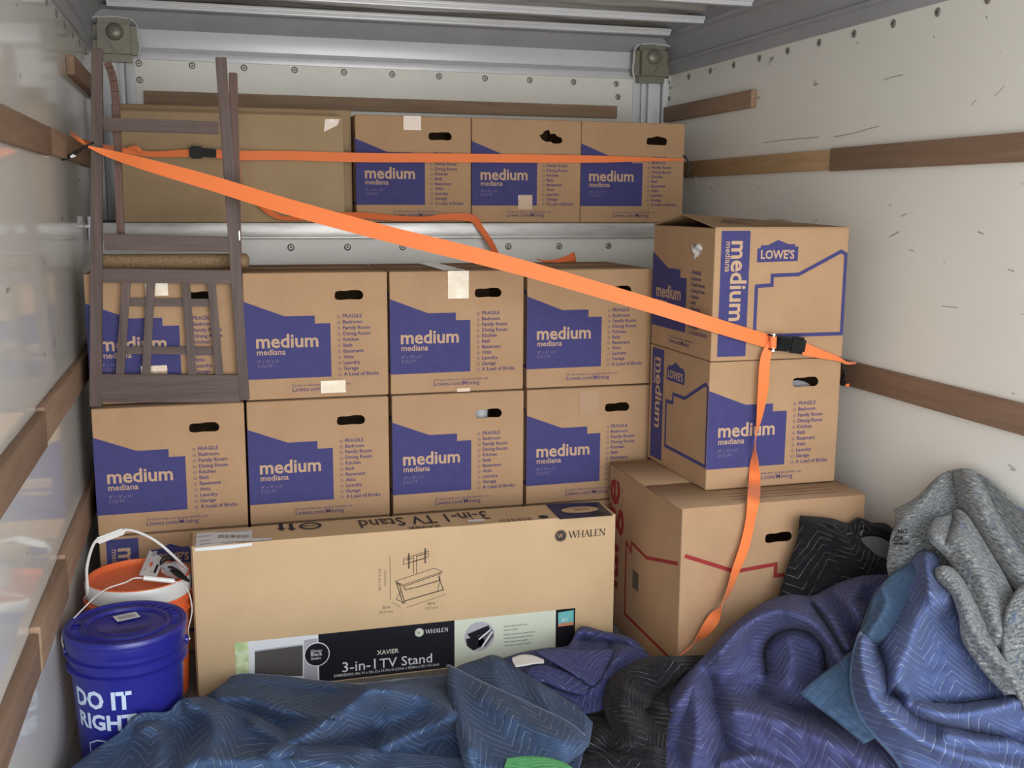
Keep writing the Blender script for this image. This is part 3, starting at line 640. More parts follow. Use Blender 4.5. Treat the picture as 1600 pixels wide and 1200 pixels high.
# ------------------------------------------------------------------ wooden folding chair, upside down on the carton ledge
ch = thing('folding_chair', 'dark brown wooden folding chair frame with lattice, standing upright at the left', 'chair', (.25, .02, Z2+.001))
def cpt(px, py, y): p = at_y(px, py, y); return p
org = Vector((.25, .02, Z2+.001))
def cbar(name, p, q, w, t, side, m, w2=None, bev=.002, label=None):
    b_ = MB(); b_.bar(Vector(p)-org, Vector(q)-org, w, t, side, 0, bev, w2); o = b_.build(name, m, ch)
    if label: o['label'] = label
    return o
yc = .018
A = cpt(152, 75, yc); B = cpt(150, 633, yc); B.z = Z2+.003; cbar('post', A, B, .031, .026, (1, 0, 0), CH, .036)
A = cpt(345, 90, yc); B = cpt(383, 630, yc); B.z = Z2+.003; cbar('post', A, B, .032, .026, (1, 0, 0), CH, .034)
def cross(px0, py0, px1, py1, h0, name='rung', y=yc, t=.018, h1=None, m=CHX):
    A = cpt(px0, py0, y); B = cpt(px1, py1, y); cbar(name, A, B, h0, t, (0, 0, 1), m, h1)
cross(161, 194, 342, 200, .038); cross(163, 378, 361, 382, .048); cross(160, 430, 364, 433, .042, t=.02); cross(155, 606, 375, 607, .088, 'panel', t=.02)
for a, b, c_, d_ in ((198, 436, 187, 590), (236, 436, 228, 590), (290, 436, 301, 590), (330, 436, 343, 590)):
    cbar('slat', cpt(a, b, yc), cpt(c_, d_, yc), .025, .008, (1, 0, 0), CH, bev=.001)
for yy in (472, 547): cross(196, yy, 336, yy+1, .024, 'cross_slat', y=yc+.011, t=.007)
# folded rear legs
A = cpt(171, 98, .075); B = cpt(186, 200, .075); C_ = cpt(190, 378, .075); b_ = MB()
pts = [Vector(p) for p in catmull([cpt(168, 98, .075), cpt(178, 130, .075), cpt(183, 200, .075), cpt(186, 300, .075), cpt(189, 372, .075)], 14)]
for i in range(len(pts)-1): b_.bar(pts[i]-org, pts[i+1]-org+(pts[i+1]-pts[i])*.06, .022, .024, (1, 0, 0), 0, .0015)
b_.build('rear_leg', CHR, ch)
cbar('rear_leg', cpt(364, 114, .075), cpt(373, 398, .075), .026, .024, (1, 0, 0), CHR, .018)
b_ = MB(); b_.box(cpt(372, 368, .06)-org-Vector((.004, .006, .016)), cpt(372, 368, .06)-org+Vector((.006, .006, .016)), bev=.001)
b_.build('hinge_plate', STEEL, ch)
# roll lying on the carton top behind the posts
mb = MB(); tz = Z1+.0285; mb.tube([(.03, .12, tz), (.035, .12, tz), (.48, .118, tz), (.488, .118, tz), (.494, .118, tz), (.497, .118, tz)], [.020, .0245, .0245, .0235, .018, .008], 28)
tag(mb.build('tube', TUBE), 'speckled brown tube lying across the box top behind the wooden chair', 'tube')

# ------------------------------------------------------------------ straps
def ribbon(mb, pts, wd, W, mi=0, n=60, t=.0016):
    P = catmull(pts, n); Dv = catmull(wd, n) if len(wd) > 1 else np.repeat(np.array(wd, float), n, 0); Wv = catmull([[w] for w in W], n)[:, 0] if len(W) > 1 else np.full(n, W[0])
    vs = []
    for i in range(n):
        p = Vector(P[i]); tg = Vector(P[min(i+1, n-1)]-P[max(i-1, 0)]).normalized(); d = Vector(Dv[i]); d = (d-tg*d.dot(tg)).normalized(); nn = tg.cross(d)*t/2; d *= Wv[i]/2
        vs += [p+d+nn, p-d+nn, p-d-nn, p+d-nn]
    fs = [[4*i+k_, 4*i+(k_+1) % 4, 4*i+4+(k_+1) % 4, 4*i+4+k_] for i in range(n-1) for k_ in range(4)]+[[0, 1, 2, 3], [4*n-1, 4*n-2, 4*n-3, 4*n-4]]
    mb.add(vs, fs, mi, True)
def sy(px):   # depth of the taut diagonal strap along its way
    t = (px-160)/(1113-160); return -.03+(-.512+.03)*max(0, min(1, t))
ds = thing('cargo_strap', 'orange ratchet strap stretched diagonally across the boxes down to the right', 'strap', (0, 0, 1.64), 0, 'orange cargo straps')
off0 = Vector((0, 0, 1.64))
def S(*L): return [tuple(p-off0) for p in L]
mb = MB()
ribbon(mb, S(Vector((XL+.026, .11, 1.655)), at_y(120, 215, .035), at_y(138, 229, .0)), [(0, .3, 1)], [.018, .012, .006], n=20)
q = [(138, 229), (170, 240), (235, 259), (330, 286), (450, 323), (600, 364), (800, 414), (1000, 472), (1113, 507), (1205, 535)]
ribbon(mb, S(*[at_y(x_, y_, -.018 if x_ < 180 else (sy(x_) if x_ < 1120 else -.520)) for x_, y_ in q]), [(0, .2, 1)], [.006, .022, .036, .044, .047, .047, .047, .045, .044, .042], n=90)
ribbon(mb, S(at_y(1255, 545, -.522), at_y(1285, 554, -.520), at_y(1310, 561, -.515), Vector((2.31, -.495, .96)), at_x(1338, 567, XR-.024)), [(0, .2, 1)], [.040, .026, .014, .010, .006], n=30)
mb.build('webbing', ORG, ds)
mb = MB()   # hanging tail
tail = [at_y(1206, 533, -.528), at_y(1196, 560, -.532), at_y(1192, 610, -.532), at_y(1187, 650, -.530), at_y(1180, 690, -.530), at_y(1179, 720, -.532), at_y(1179, 752, -.540), at_z(1177, 782, .585), at_y(1172, 815, -.676), at_y(1163, 855, -.682), at_y(1150, 890, -.69), at_y(1136, 930, -.70), at_y(1110, 975, -.70), at_y(1085, 1005, -.69), at_y(1060, 1026, -.68)]
wds = [(1, -.2, .2), (1, -.1, .1), (1, .1, 0), (.9, .4, .1), (.5, .9, 0), (-.2, 1, 0), (-.8, .6, .1), (-1, .1, .2), (-1, -.2, .1), (-1, -.1, 0), (-.9, -.3, .2), (-.6, -.6, .5), (1, -.3, .6), (1, .1, .7), (1, .3, .5)]
ribbon(mb, S(*tail), wds, [.018, .033, .037, .030, .020, .034, .036, .038, .036, .034, .034, .034, .036, .030, .02], n=120)
mb.build('strap_tail', ORG, ds)
# ratchet
mb = MB(); c0 = at_y(1207, 535, -.535)-off0; c1 = at_y(1260, 541, -.535)-off0; dx = (c1-c0).normalized()
mb.bar(c0+dx*.015+Vector((0, 0, .002)), c0+dx*.062, .040, .022, (0, 0, 1), 0, .004); mb.bar(c0+dx*.055, c1-dx*.004, .052, .020, (0, 0, 1), 0, .008)
for s_ in (-.021, .021): mb.bar(c0+Vector((0, 0, s_))-dx*.012, c0+Vector((0, 0, s_))+dx*.05, .004, .024, (0, 0, 1), 0, .001)
for i in range(5): mb.bar(c0+dx*(.022+.008*i)+Vector((0, -.013, -.016)), c0+dx*(.022+.008*i)+Vector((0, -.013, .016)), .003, .003, (1, 0, 0), 0, .001)
mb.build('ratchet_body', BLKP, ds)
mb = MB(); mb.tube([c0+Vector((0, -.004, -.027)), c0+Vector((0, -.004, .027))], .008, 12)
mb.build('spindle', STEEL, ds)
mb = MB(); mb.tube([c0+Vector((0, -.004, -.017)), c0+Vector((0, -.004, .019))], .0105, 16); mb.build('wound_webbing', ORG, ds)
def hookcord(name, pts, r, par, o_):
    b_ = MB(); b_.tube(catmull([Vector(p)-o_ for p in pts], 24), r, 8); return b_.build(name, CORD, par)
W_ = XL+.03
hookcord('hook', [at_y(142, 227, .0), at_y(136, 228, .0), at_y(128, 233, .01), at_y(118, 240, .03), at_y(106, 247, .05), at_y(97, 249, .06)], .0042, ds, off0)
hookcord('hook', [at_y(150, 222, .02), at_y(138, 226, -.01), at_y(112, 240, .02), at_y(100, 250, .04)], .003, ds, off0)
b_ = MB(); p_ = at_y(110, 245, .03)-off0; b_.bar(p_, p_+Vector((.014, 0, .006)), .009, .001, (0, 0, 1), 0, 0); b_.build('care_tag', WHP, ds)
hookcord('hook', [at_x(1307, 553, XR-.05), at_x(1315, 567, XR-.055), at_x(1319, 580, XR-.05), at_x(1316, 592, XR-.045), at_x(1322, 600, XR-.05)], .0045, ds, off0)
hookcord('hook', [at_x(1315, 567, XR-.05), at_x(1321, 585, XR-.05), at_x(1313, 598, XR-.045), at_x(1319, 602, XR-.05)], .004, ds, off0)
b_ = MB(); p_ = at_x(1324, 602, XR-.05)-off0; b_.bar(p_-Vector((.006, 0, 0)), p_+Vector((.007, 0, .001)), .009, .002, (0, 0, 1), 0, 0); b_.build('cord_end', ORG2, ds)
# horizontal strap round the upper boxes
hs = thing('cargo_strap', 'orange strap pulled level across the boxes on the upper deck, with black buckle', 'strap', (0, 0, 1.64), 0, 'orange cargo straps')
mb = MB()
ribbon(mb, S(at_y(335, 240, .655), at_y(372, 243, .655), at_y(450, 243, .67), at_y(556, 246, .685), at_y(740, 247, .692), at_y(907, 248.5, .695), at_y(1010, 249, .698), at_y(1069, 250, .706)), [(0, .1, 1)], [.03, .034, .034, .035, .033, .030, .016, .006], n=70)
ribbon(mb, S(Vector((XL+.026, .45, 1.652)), at_y(150, 226, .40), at_y(183, 233, .62), at_y(200, 236, .660), at_y(240, 241, .664), at_y(298, 239, .664)), [(0, .1, 1)], [.010, .014, .016, .018, .020, .026], n=50)
ribbon(mb, S(at_y(200, 232, .66), at_y(214, 232, .650), at_y(222, 240, .655)), [(0, .1, 1)], [.010, .018, .01], n=12)
mb.build('webbing', ORG, hs)
c0 = at_y(296, 238, .655)-off0; c1 = at_y(318, 238, .655)-off0; mb = MB(); mb.bar(c0, c1, .044, .020, (0, 0, 1), 0, .006); mb.bar(c1-Vector((.004, 0, 0)), at_y(338, 240, .655)-off0, .030, .018, (0, 0, 1), 0, .003)
for i in range(4): mb.bar(c1+Vector((.008+.009*i, -.012, -.014)), c1+Vector((.011+.009*i, -.012, .014)), .004, .005, (1, 0, 0), 0, .001)
mb.build('buckle', BLKP, hs)
mb = MB()   # loose tail: hangs behind the chair post, lies along the deck edge and drops over
tl = [(374, 250, .662), (380, 285, .668), (400, 315, .670), (425, 334, .668), (450, 341.5, .664), (500, 338, .672), (560, 336.5, .680), (620, 341, .690), (660, 342, .692), (700, 339, .690), (737, 341, .676), (752, 358, .655), (768, 382, .650), (778, 402, .655), (788, 416, .62)]
wd = [(0, 1, .3), (0, 1, .2), (.4, .8, .5), (.2, .2, 1), (0, .5, .9), (0, .4, 1), (0, .5, 1), (0, .4, 1), (0, .4, 1), (0, .2, 1), (.5, .1, .9), (1, .1, .4), (1, .2, .4), (1, .2, .3), (1, .2, .2)]
ribbon(mb, S(*[at_y(*p) for p in tl]), wd, [.010, .014, .018, .020, .016, .024, .024, .022, .018, .026, .030, .024, .024, .022, .02], n=130)
ribbon(mb, S(at_y(838, 405, .50), at_y(852, 408, .47), at_y(870, 408, .46), at_y(890, 403, .45), at_y(898, 400, .46), at_y(895, 408, .47), at_y(880, 409, .48)), [(0, .5, 1)], [.002, .008, .016, .026, .030, .022, .01], n=40)
mb.build('strap_tail', ORG2, hs)
hookcord('hook', [at_y(1068, 243, .712), at_y(1074, 250, .70), at_y(1077, 262, .70), at_y(1073, 272, .70)], .004, hs, off0)
b_ = MB(); p_ = at_x(1086, 277, XR-.03)-off0; b_.bar(p_, p_+Vector((.004, -.02, -.034)), .02, .001, (0, 1, 0), 0, 0); b_.build('care_tag', WHP, hs)

# ------------------------------------------------------------------ buckets
def bucket(name, label, cx, cy, body, lidm, rimm, white_rim=False):
    t = thing(name, label, 'bucket', (cx, cy, ZF+.001), 0, 'lidded plastic buckets by the left wall')
    z = .372; mb = MB()
    mb.lathe([(0, 0), (.122, 0), (.126, .004), (.139, .262), (.1395, .268), (.150, .270), (.151, .275), (.1412, .279), (.1418, .298), (.149, .300), (.150, .305), (.1422, .309), (.1430, .335), (.1430, .340)], (0, 0, 0), 72)
    for s_ in (-1, 1):   # bail ears
        mb.tube([(s_*.138, 0, .303), (s_*.1525, 0, .303)], .013, 14)
    mb.build('bucket_body', body, t)
    mb = MB()
    if white_rim:
        mb.lathe([(.143, .315), (.1465, .318), (.149, .345), (.1485, .358), (.146, .3655)], (0, 0, 0), 72, 1)
        mb.lathe([(.146, .3655), (.143, .368), (.139, .367), (.134, .356), (.128, .3515), (.07, .3505), (0, .3505)], (0, 0, 0), 72, 0)
    else:
        mb.lathe([(.143, .322), (.1475, .322), (.149, .325), (.1490, .350), (.1530, .353), (.1535, .362), (.1500, .3675), (.1400, .3680), (.1350, .3630), (.1120, .3625), (.1080, .3670), (.1000, .3670), (.0960, .3600), (.0720, .3595), (.0690, .3620), (.0660, .3600), (0, .3595)], (0, 0, 0), 72)
        for i in range(36):
            a = 2*math.pi*i/36
            if math.sin(a*2+.3) > -.2:
                mb.bar((.1135*math.cos(a), .1135*math.sin(a), .3640), (.1345*math.cos(a), .1345*math.sin(a), .3640), .0035, .005, (-math.sin(a), math.cos(a), 0), 0, 0)
    mb.build('lid', [lidm, rimm], t, auto=40)
    return t
bb = bucket('bucket', 'blue plastic bucket with blue lid and white slogan lettering', .126, -.632, BLUEP, BLUEP, BLUEP)
ob = bucket('bucket', 'bucket with recessed orange lid and white rim, behind the blue bucket', .137, -.262, ORP, ORP, WHP, True)
ox = bb.location
# slogan on the curved body
mb = MB(); a0 = math.atan2(CAM[1]+.632, CAM[0]-.126)
def cyl(off_ang):
    def f(u, v, o):
        r = .126+(.139-.126)*(v/.262)+o; a = a0+off_ang+u/.134; return Vector((r*math.cos(a), r*math.sin(a), v))
    return f
f0 = cyl(math.radians(-63))
text(mb, 'DO IT', f0, -.004, .192, .155, 0, .035, off=.0012, hs=1.12); text(mb, 'RIGHT', f0, .0, .135, .160, 0, .035, off=.0012, hs=1.02)
line(mb, [(.030, .033), (.030, .091), (.040, .095), (.055, .103), (.080, .103), (.093, .091), (.093, .033)], .0035, f0, 0, .0012, True); text(mb, "LOWE'S", f0, .036, .058, .05, 0, .03, off=.0012)
mb.build('slogan', PRW, bb, auto=0)['label'] = 'pale printed slogan DO IT RIGHT'
mb = MB(); c_ = at_z(198, 964, ZF+.001+.3635)-ox
for k_, (w, h, m_, o_) in enumerate(((.030, .022, 0, .0008), (.022, .012, 1, .0012))):
    R_ = Matrix.Rotation(.35, 3, 'Z'); mb.add([c_+R_@Vector((a*w, b*h, o_)) for a, b in ((-1, -1), (1, -1), (1, 1), (-1, 1))], [[0, 1, 2, 3]], m_)
mb.build('price_label', [WHITE, GREYP], bb, auto=0)['label'] = 'white paper label'
def w2(px, py, y, o): return at_y(px, py, y)-o
o1 = bb.location
mb = MB(); mb.tube(catmull([Vector((-.152, 0, .303)), Vector((-.155, .03, .345)), w2(140, 941, -.53, o1), w2(165, 921, -.46, o1), w2(196, 910, -.44, o1), w2(216, 903, -.44, o1), w2(270, 908, -.42, o1), w2(292, 920, -.44, o1), w2(300, 952, -.50, o1), w2(294, 985, -.57, o1), Vector((.156, 0, .303))], 60), .0018, 8)
mb.build('bail_wire', WHP, bb); mb = MB(); mb.tube([w2(224, 903, -.442, o1), w2(272, 908, -.432, o1)], .007, 12); mb.build('grip', WHP, bb)
o2 = ob.location
mb = MB(); mb.tube(catmull([Vector((-.152, 0, .303)), w2(137, 925, -.33, o2), w2(136, 885, -.30, o2), w2(149, 846, -.26, o2), w2(172, 838, -.25, o2), w2(196, 828, -.245, o2), w2(222, 834, -.24, o2), w2(250, 850, -.24, o2), w2(283, 880, -.26, o2), Vector((.139, 0, .36)), Vector((.142, 0, .31))], 70), .0042, 8)
mb.build('bail', WHP, ob); mb = MB(); mb.bar(w2(150, 846, -.26, o2), w2(195, 829, -.247, o2), .020, .014, (0, 0, 1), 0, .005); mb.build('grip', WHP, ob)
# packaged cable lying on the orange lid
cp = thing('packaged_cable', 'bagged black cable with white header card lying on the orange lid', 'cable', at_z(245, 900, .374))
oc = cp.location; mb = MB()
q = [at_z(217, 899, .374), at_z(245, 901, .374), at_z(257, 873, .396), at_z(234, 860, .402)]
vs = [p-oc for p in q]; n_ = Vector((0, -.002, .001)); mb.add(vs+[v+n_ for v in vs], [[0, 1, 2, 3], [4, 5, 6, 7], [0, 1, 5, 4], [1, 2, 6, 5], [2, 3, 7, 6], [3, 0, 4, 7]])
nq = (vs[1]-vs[0]).cross(vs[3]-vs[0]).normalized(); nq = nq if nq.z > 0 else -nq
fq = lambda a, b, o: vs[0]+(vs[1]-vs[0])*a+(vs[3]-vs[0])*b+nq*.0035
disc(mb, .45, .42, .09, fq, 2, 12, 0); 
for a, b in ((.2, .2), (.7, .55), (.25, .6), (.6, .15)): disc(mb, a, b, .03, fq, 2, 8, 0)
poly(mb, [(.75, .1), (.88, .1), (.88, .5), (.75, .5)], fq, 1, 0); poly(mb, [(.25, .75), (.5, .75), (.5, .95), (.25, .95)], fq, 3, 0)
mb.build('header_card', [WHP, BLKP, ORP, GREYP], cp, auto=0)
mb = MB()
for i in range(6):
    c_ = at_z(262+4.4*i, 880+3.6*i, .392)-oc; pts = [c_+Vector((.020*math.cos(t+i), .012*math.sin(t*1.0)-.004*i, .018*math.sin(t+i*.7))) for t in np.linspace(0, 2*math.pi, 14)]
    mb.tube(pts, .0034, 7)
mb.build('cable_coil', BLKP, cp)
bm = bmesh.new(); bmesh.ops.create_icosphere(bm, subdivisions=4, radius=1); c_ = at_z(272, 891, .392)-oc
for v in bm.verts:
    d_ = v.co.copy(); v.co = Vector((d_.x*.036, d_.y*.02, d_.z*.024+d_.x*-.008))*(1+.25*noise.noise(d_*3)+.12*noise.noise(d_*9))+c_
mb = MB(); mb.addbm(bm, 0, True); mb.build('plastic_bag', BAGM, cp, auto=0)

# ------------------------------------------------------------------ moving blankets
def quilt(name, col, col2, thread, sc=1.0, amp=1.0, lw=.034, thr=.40):
    m = bpy.data.materials.new(name); m.use_nodes = True; T = m.node_tree; N = T.nodes; L = T.links; B = N['Principled BSDF']
    B.inputs['Roughness'].default_value = 1.0; B.inputs['Sheen Weight'].default_value = .06; B.inputs['Sheen Roughness'].default_value = .5; B.inputs['Specular IOR Level'].default_value = .04
    uv = N.new('ShaderNodeUVMap'); sp = N.new('ShaderNodeSeparateXYZ'); L.new(uv.outputs[0], sp.inputs[0])
    ds_ = N.new('ShaderNodeTexNoise'); ds_.inputs['Scale'].default_value = 9; ds_.inputs['Detail'].default_value = 2; L.new(uv.outputs[0], ds_.inputs[0])
    def mt(op, a, b=None, c=None):
        n = N.new('ShaderNodeMath'); n.operation = op
        for i, x in enumerate((a, b, c)):
            if x is None: continue
            if hasattr(x, 'links'): L.new(x, n.inputs[i])
            else: n.inputs[i].default_value = x
        return n.outputs[0]
    u = mt('ADD', sp.outputs['X'], mt('MULTIPLY', mt('SUBTRACT', ds_.outputs[0], .5), .02)); v = mt('ADD', sp.outputs['Y'], mt('MULTIPLY', mt('SUBTRACT', ds_.outputs[0], .5), .02))
    tri = mt('PINGPONG', u, .095*sc)
    t = mt('DIVIDE', mt('ADD', v, mt('MULTIPLY', tri, amp)), .034*sc)
    fr_ = mt('FRACT', t); ds2 = mt('ABSOLUTE', mt('SUBTRACT', fr_, .5))          # 0.5 at the stitch line
    ln = mt('GREATER_THAN', ds2, .5-lw)
    nz = N.new('ShaderNodeTexNoise'); nz.inputs['Scale'].default_value = 13; nz.inputs['Detail'].default_value = 3; L.new(uv.outputs[0], nz.inputs[0])
    vis = N.new('ShaderNodeMapRange'); vis.inputs[1].default_value = thr; vis.inputs[2].default_value = thr+.12; L.new(nz.outputs[0], vis.inputs[0])
    fac = mt('MULTIPLY', mt('MULTIPLY', ln, vis.outputs[0]), .72)
    n2 = N.new('ShaderNodeTexNoise'); n2.inputs['Scale'].default_value = 60; n2.inputs['Detail'].default_value = 6; L.new(uv.outputs[0], n2.inputs[0])
    r2 = N.new('ShaderNodeMapRange'); r2.inputs[1].default_value = .3; r2.inputs[2].default_value = .7; L.new(n2.outputs[0], r2.inputs[0])
    m1 = N.new('ShaderNodeMix'); m1.data_type = 'RGBA'; m1.inputs['A'].default_value = (*col, 1); m1.inputs['B'].default_value = (*col2, 1); L.new(r2.outputs[0], m1.inputs['Factor'])
    m2_ = N.new('ShaderNodeMix'); m2_.data_type = 'RGBA'; m2_.inputs['B'].default_value = (*thread, 1); L.new(m1.outputs['Result'], m2_.inputs['A']); L.new(fac, m2_.inputs['Factor'])
    L.new(m2_.outputs['Result'], B.inputs['Base Color'])
    puff = mt('SUBTRACT', 1.0, mt('POWER', mt('MULTIPLY', ds2, 2.0), 4.0))
    h = mt('ADD', mt('MULTIPLY', puff, 1.0), mt('MULTIPLY', n2.outputs[0], .5))
    bp = N.new('ShaderNodeBump'); bp.inputs['Strength'].default_value = .38; bp.inputs['Distance'].default_value = .004; L.new(h, bp.inputs['Height']); L.new(bp.outputs[0], B.inputs['Normal'])
    return m
def felt(name):
    m = bpy.data.materials.new(name); m.use_nodes = True; T = m.node_tree; N = T.nodes; L = T.links; B = N['Principled BSDF']
    B.inputs['Roughness'].default_value = .95; B.inputs['Sheen Weight'].default_value = .3; B.inputs['Specular IOR Level'].default_value = .1
    uv = N.new('ShaderNodeUVMap'); mp = N.new('ShaderNodeMapping'); mp.inputs['Scale'].default_value = (1, 2.2, 1); L.new(uv.outputs[0], mp.inputs[0])
    a = N.new('ShaderNodeTexNoise'); a.inputs['Scale'].default_value = 55; a.inputs['Detail'].default_value = 7; a.inputs['Roughness'].default_value = .7; L.new(mp.outputs[0], a.inputs[0])
    r = N.new('ShaderNodeValToRGB'); L.new(a.outputs[0], r.inputs[0]); e = r.color_ramp.elements
    e[0].position = .36; e[0].color = (.03, .035, .05, 1); e[1].position = .66; e[1].color = (.55, .55, .50, 1)
    for p_, c_ in ((.44, (.10, .115, .128, 1)), (.51, (.175, .188, .192, 1)), (.59, (.27, .28, .275, 1))): q_ = e.new(p_); q_.color = c_
    b = N.new('ShaderNodeTexNoise'); b.inputs['Scale'].default_value = 22; b.inputs['Detail'].default_value = 3; L.new(uv.outputs[0], b.inputs[0])
    rb = N.new('ShaderNodeMapRange'); rb.inputs[1].default_value = .6; rb.inputs[2].default_value = .68; rb.inputs[4].default_value = .55; L.new(b.outputs[0], rb.inputs[0])
    mx = N.new('ShaderNodeMix'); mx.data_type = 'RGBA'; mx.inputs['B'].default_value = (.10, .14, .24, 1); L.new(r.outputs[0], mx.inputs['A']); L.new(rb.outputs[0], mx.inputs['Factor'])
    L.new(mx.outputs['Result'], B.inputs['Base Color'])
    bp = N.new('ShaderNodeBump'); bp.inputs['Strength'].default_value = .8; bp.inputs['Distance'].default_value = .004; L.new(a.outputs[0], bp.inputs['Height']); L.new(bp.outputs[0], B.inputs['Normal'])
    return m
Q_DENIM = quilt('denim_blue_quilt', (.042, .074, .150), (.056, .092, .175), (.36, .42, .50))
Q_PURP = quilt('violet_blue_quilt', (.060, .066, .160), (.076, .082, .188), (.30, .33, .47))
Q_MED = quilt('mid_blue_quilt', (.080, .112, .245), (.100, .134, .28), (.45, .50, .62), sc=1.1, amp=1.0)
Q_NAVY = quilt('navy_quilt', (.045, .050, .15), (.068, .075, .20), (.32, .34, .46))
Q_BLK = quilt('black_quilt', (.010, .010, .012), (.018, .018, .020), (.20, .20, .19), thr=.43)
Q_GRN = quilt('green_quilt', (.08, .36, .12), (.14, .48, .19), (.3, .6, .35))
BIND = mat('blue_binding', (.045, .085, .175), .8, bump=(300, .3, .001, (1, 1, 1)), sheen=.3)
BINDM = mat('mid_blue_binding', (.055, .105, .20), .8, sheen=.3)
TEALQ = quilt('teal_blue_lining', (.040, .075, .135), (.060, .10, .165), (.12, .17, .25), thr=.5)
LIN = mat('grey_lining', (.11, .115, .12), .9, bump=(40, .3, .003, (1, 1, 1)))
FELT = felt('recycled_felt')

def clampp(P, D):
    """slide points along their ray towards the viewer until they clear the things the cloth rests against"""
    Q = P.copy(); pull = np.zeros(P.shape[:2])
    for _ in range(160):
        x, y, z = Q[..., 0], Q[..., 1], Q[..., 2]
        lim = np.where(x < 1.64, -.362, -.684); dd = np.hypot(x-.126, y+.632)
        bad = (z < ZF+.014) | (x > XR-.035) | (y > lim) | ((dd < .168) & (z < .40)) | ((x < .29) & (y > -.632) & (dd < .32))
        if not bad.any(): break
        pull += np.where(bad, .005, 0); Q = P-D*pull[..., None]
    base = pull.copy()
    for _ in range(10):
        p = np.pad(pull, 1, mode='edge'); pull = np.maximum(base, (p[:-2, 1:-1]+p[2:, 1:-1]+p[1:-1, :-2]+p[1:-1, 2:]+pull)/5)
    return P-D*pull[..., None]
def sheet(rows, pl, d0=0, ridges=(), nu=110, nv=90, curl=(0, 0, 0, 0), wob=.006, seed=0, uvrot=0, dd=None):
    """rows of outline points (picture frame) spread over the sloping base plane pl=(x0,y0,z0,sx,sy); ridges lift folds off it"""
    R = np.array([catmull(r, nu) for r in rows]); G = np.array([catmull(R[:, i, :], nv) for i in range(nu)]).transpose(1, 0, 2)   # nv,nu,2
    px, py = G[..., 0], G[..., 1]
    D = _fw+RT*((px-800)/FPX)[..., None]-UP*((py-600)/FPX)[..., None]; D /= np.linalg.norm(D, axis=-1, keepdims=True)
    x0, y0, z0, sx_, sy_ = pl
    t = (z0+sx_*(CAM[0]-x0)+sy_*(CAM[1]-y0)-CAM[2])/(D[..., 2]-sx_*D[..., 0]-sy_*D[..., 1])
    d = np.full(px.shape, float(d0))
    if dd is not None:
        K = np.array([catmull([[q] for q in r], nu)[:, 0] for r in dd]); d += np.array([catmull(K[:, i:i+1], nv)[:, 0] for i in range(nu)]).T
    for pts, h, wl, wr in ridges:
        Pp = catmull(pts, max(12, 6*len(pts))); best = np.full(px.shape, 1e9); sg = np.zeros(px.shape)
        for i in range(len(Pp)-1):
            a, b = Pp[i], Pp[i+1]; ab = b-a; q = np.clip(((px-a[0])*ab[0]+(py-a[1])*ab[1])/(ab@ab+1e-9), 0, 1)
            ex, ey = px-a[0]-q*ab[0], py-a[1]-q*ab[1]; ds = np.hypot(ex, ey); s = np.sign(ab[0]*ey-ab[1]*ex)
            m = ds < best; best = np.where(m, ds, best); sg = np.where(m, s, sg)
        w = np.where(sg < 0, wl, wr); d += h*1.5*np.exp(-(best/w)**1.6)
    uu = np.linspace(0, 1, nu)[None, :]; vv = np.linspace(0, 1, nv)[:, None]
    for c, s in zip(curl, (vv, 1-vv, uu, 1-uu)):
        if c: d = d-c*np.clip(1-s/.10, 0, 1)**2.2+0*px
    nz = np.array([[noise.noise(Vector((px[j, i]/42, py[j, i]/42, seed)))+.5*noise.noise(Vector((px[j, i]/19, py[j, i]/19, seed+5))) for i in range(nu)] for j in range(nv)])
    d += wob*nz*2
    P = CAM+D*(t-d)[..., None]; P = clampp(P, D)
    if np.mean([r[1] for r in rows[-1]]) > 1215:      # the near edge falls to the floor
        last = P[-1]; k = 14; ext = []
        for j in range(1, k+1):
            a = j/k; q = last.copy(); h = last[:, 2]-(ZF+.006); q[:, 2] = ZF+.006+h*math.cos(a*math.pi/2)**1.3
            q[:, 1] = last[:, 1]-(.05+.35*h)*math.sin(a*math.pi/2)-.012*a*np.sin(np.arange(nu)*.17+seed); ext.append(q)
        P = np.concatenate([P, np.array(ext)]); nv += k; px = np.zeros((nv, nu))
    # cloth coordinates in metres
    du = np.linalg.norm(np.diff(P, axis=1), axis=-1).mean(); dv = np.linalg.norm(np.diff(P, axis=0), axis=-1).mean()
    U = np.arange(nu)[None, :]*du+0*px; V = np.arange(nv)[:, None]*dv+0*px; c, s = math.cos(uvrot), math.sin(uvrot)
    return P, np.stack([U*c-V*s+seed*.37, U*s+V*c], -1)
class Cloth:
    def __init__(s): s.v = []; s.f = []; s.uv = []; s.m = []
    def add(s, PU, mi=0):
        P, U = PU; nv, nu = P.shape[:2]; o = len(s.v); s.v += P.reshape(-1, 3).tolist(); s.uv += U.reshape(-1, 2).tolist()
        s.f += [[o+j*nu+i, o+(j+1)*nu+i, o+(j+1)*nu+i+1, o+j*nu+i+1] for j in range(nv-1) for i in range(nu-1)]; s.m += [mi]*((nv-1)*(nu-1)); return P
    def build(s, name, mats, parent=None, thick=.007):
        me = bpy.data.meshes.new(name); me.from_pydata(s.v, [], s.f); me.polygons.foreach_set('use_smooth', [True]*len(s.f)); me.polygons.foreach_set('material_index', s.m)
        l = me.uv_layers.new(name='UVMap'); idx = np.empty(len(me.loops), int); me.loops.foreach_get('vertex_index', idx); l.data.foreach_set('uv', np.array(s.uv)[idx].ravel())
        for m in mats: me.materials.append(m)
        o = bpy.data.objects.new(name, me); COL.objects.link(o); o.parent = parent
        if thick:
            so = o.modifiers.new('thickness', 'SOLIDIFY'); so.thickness = thick; so.offset = 0
        return o
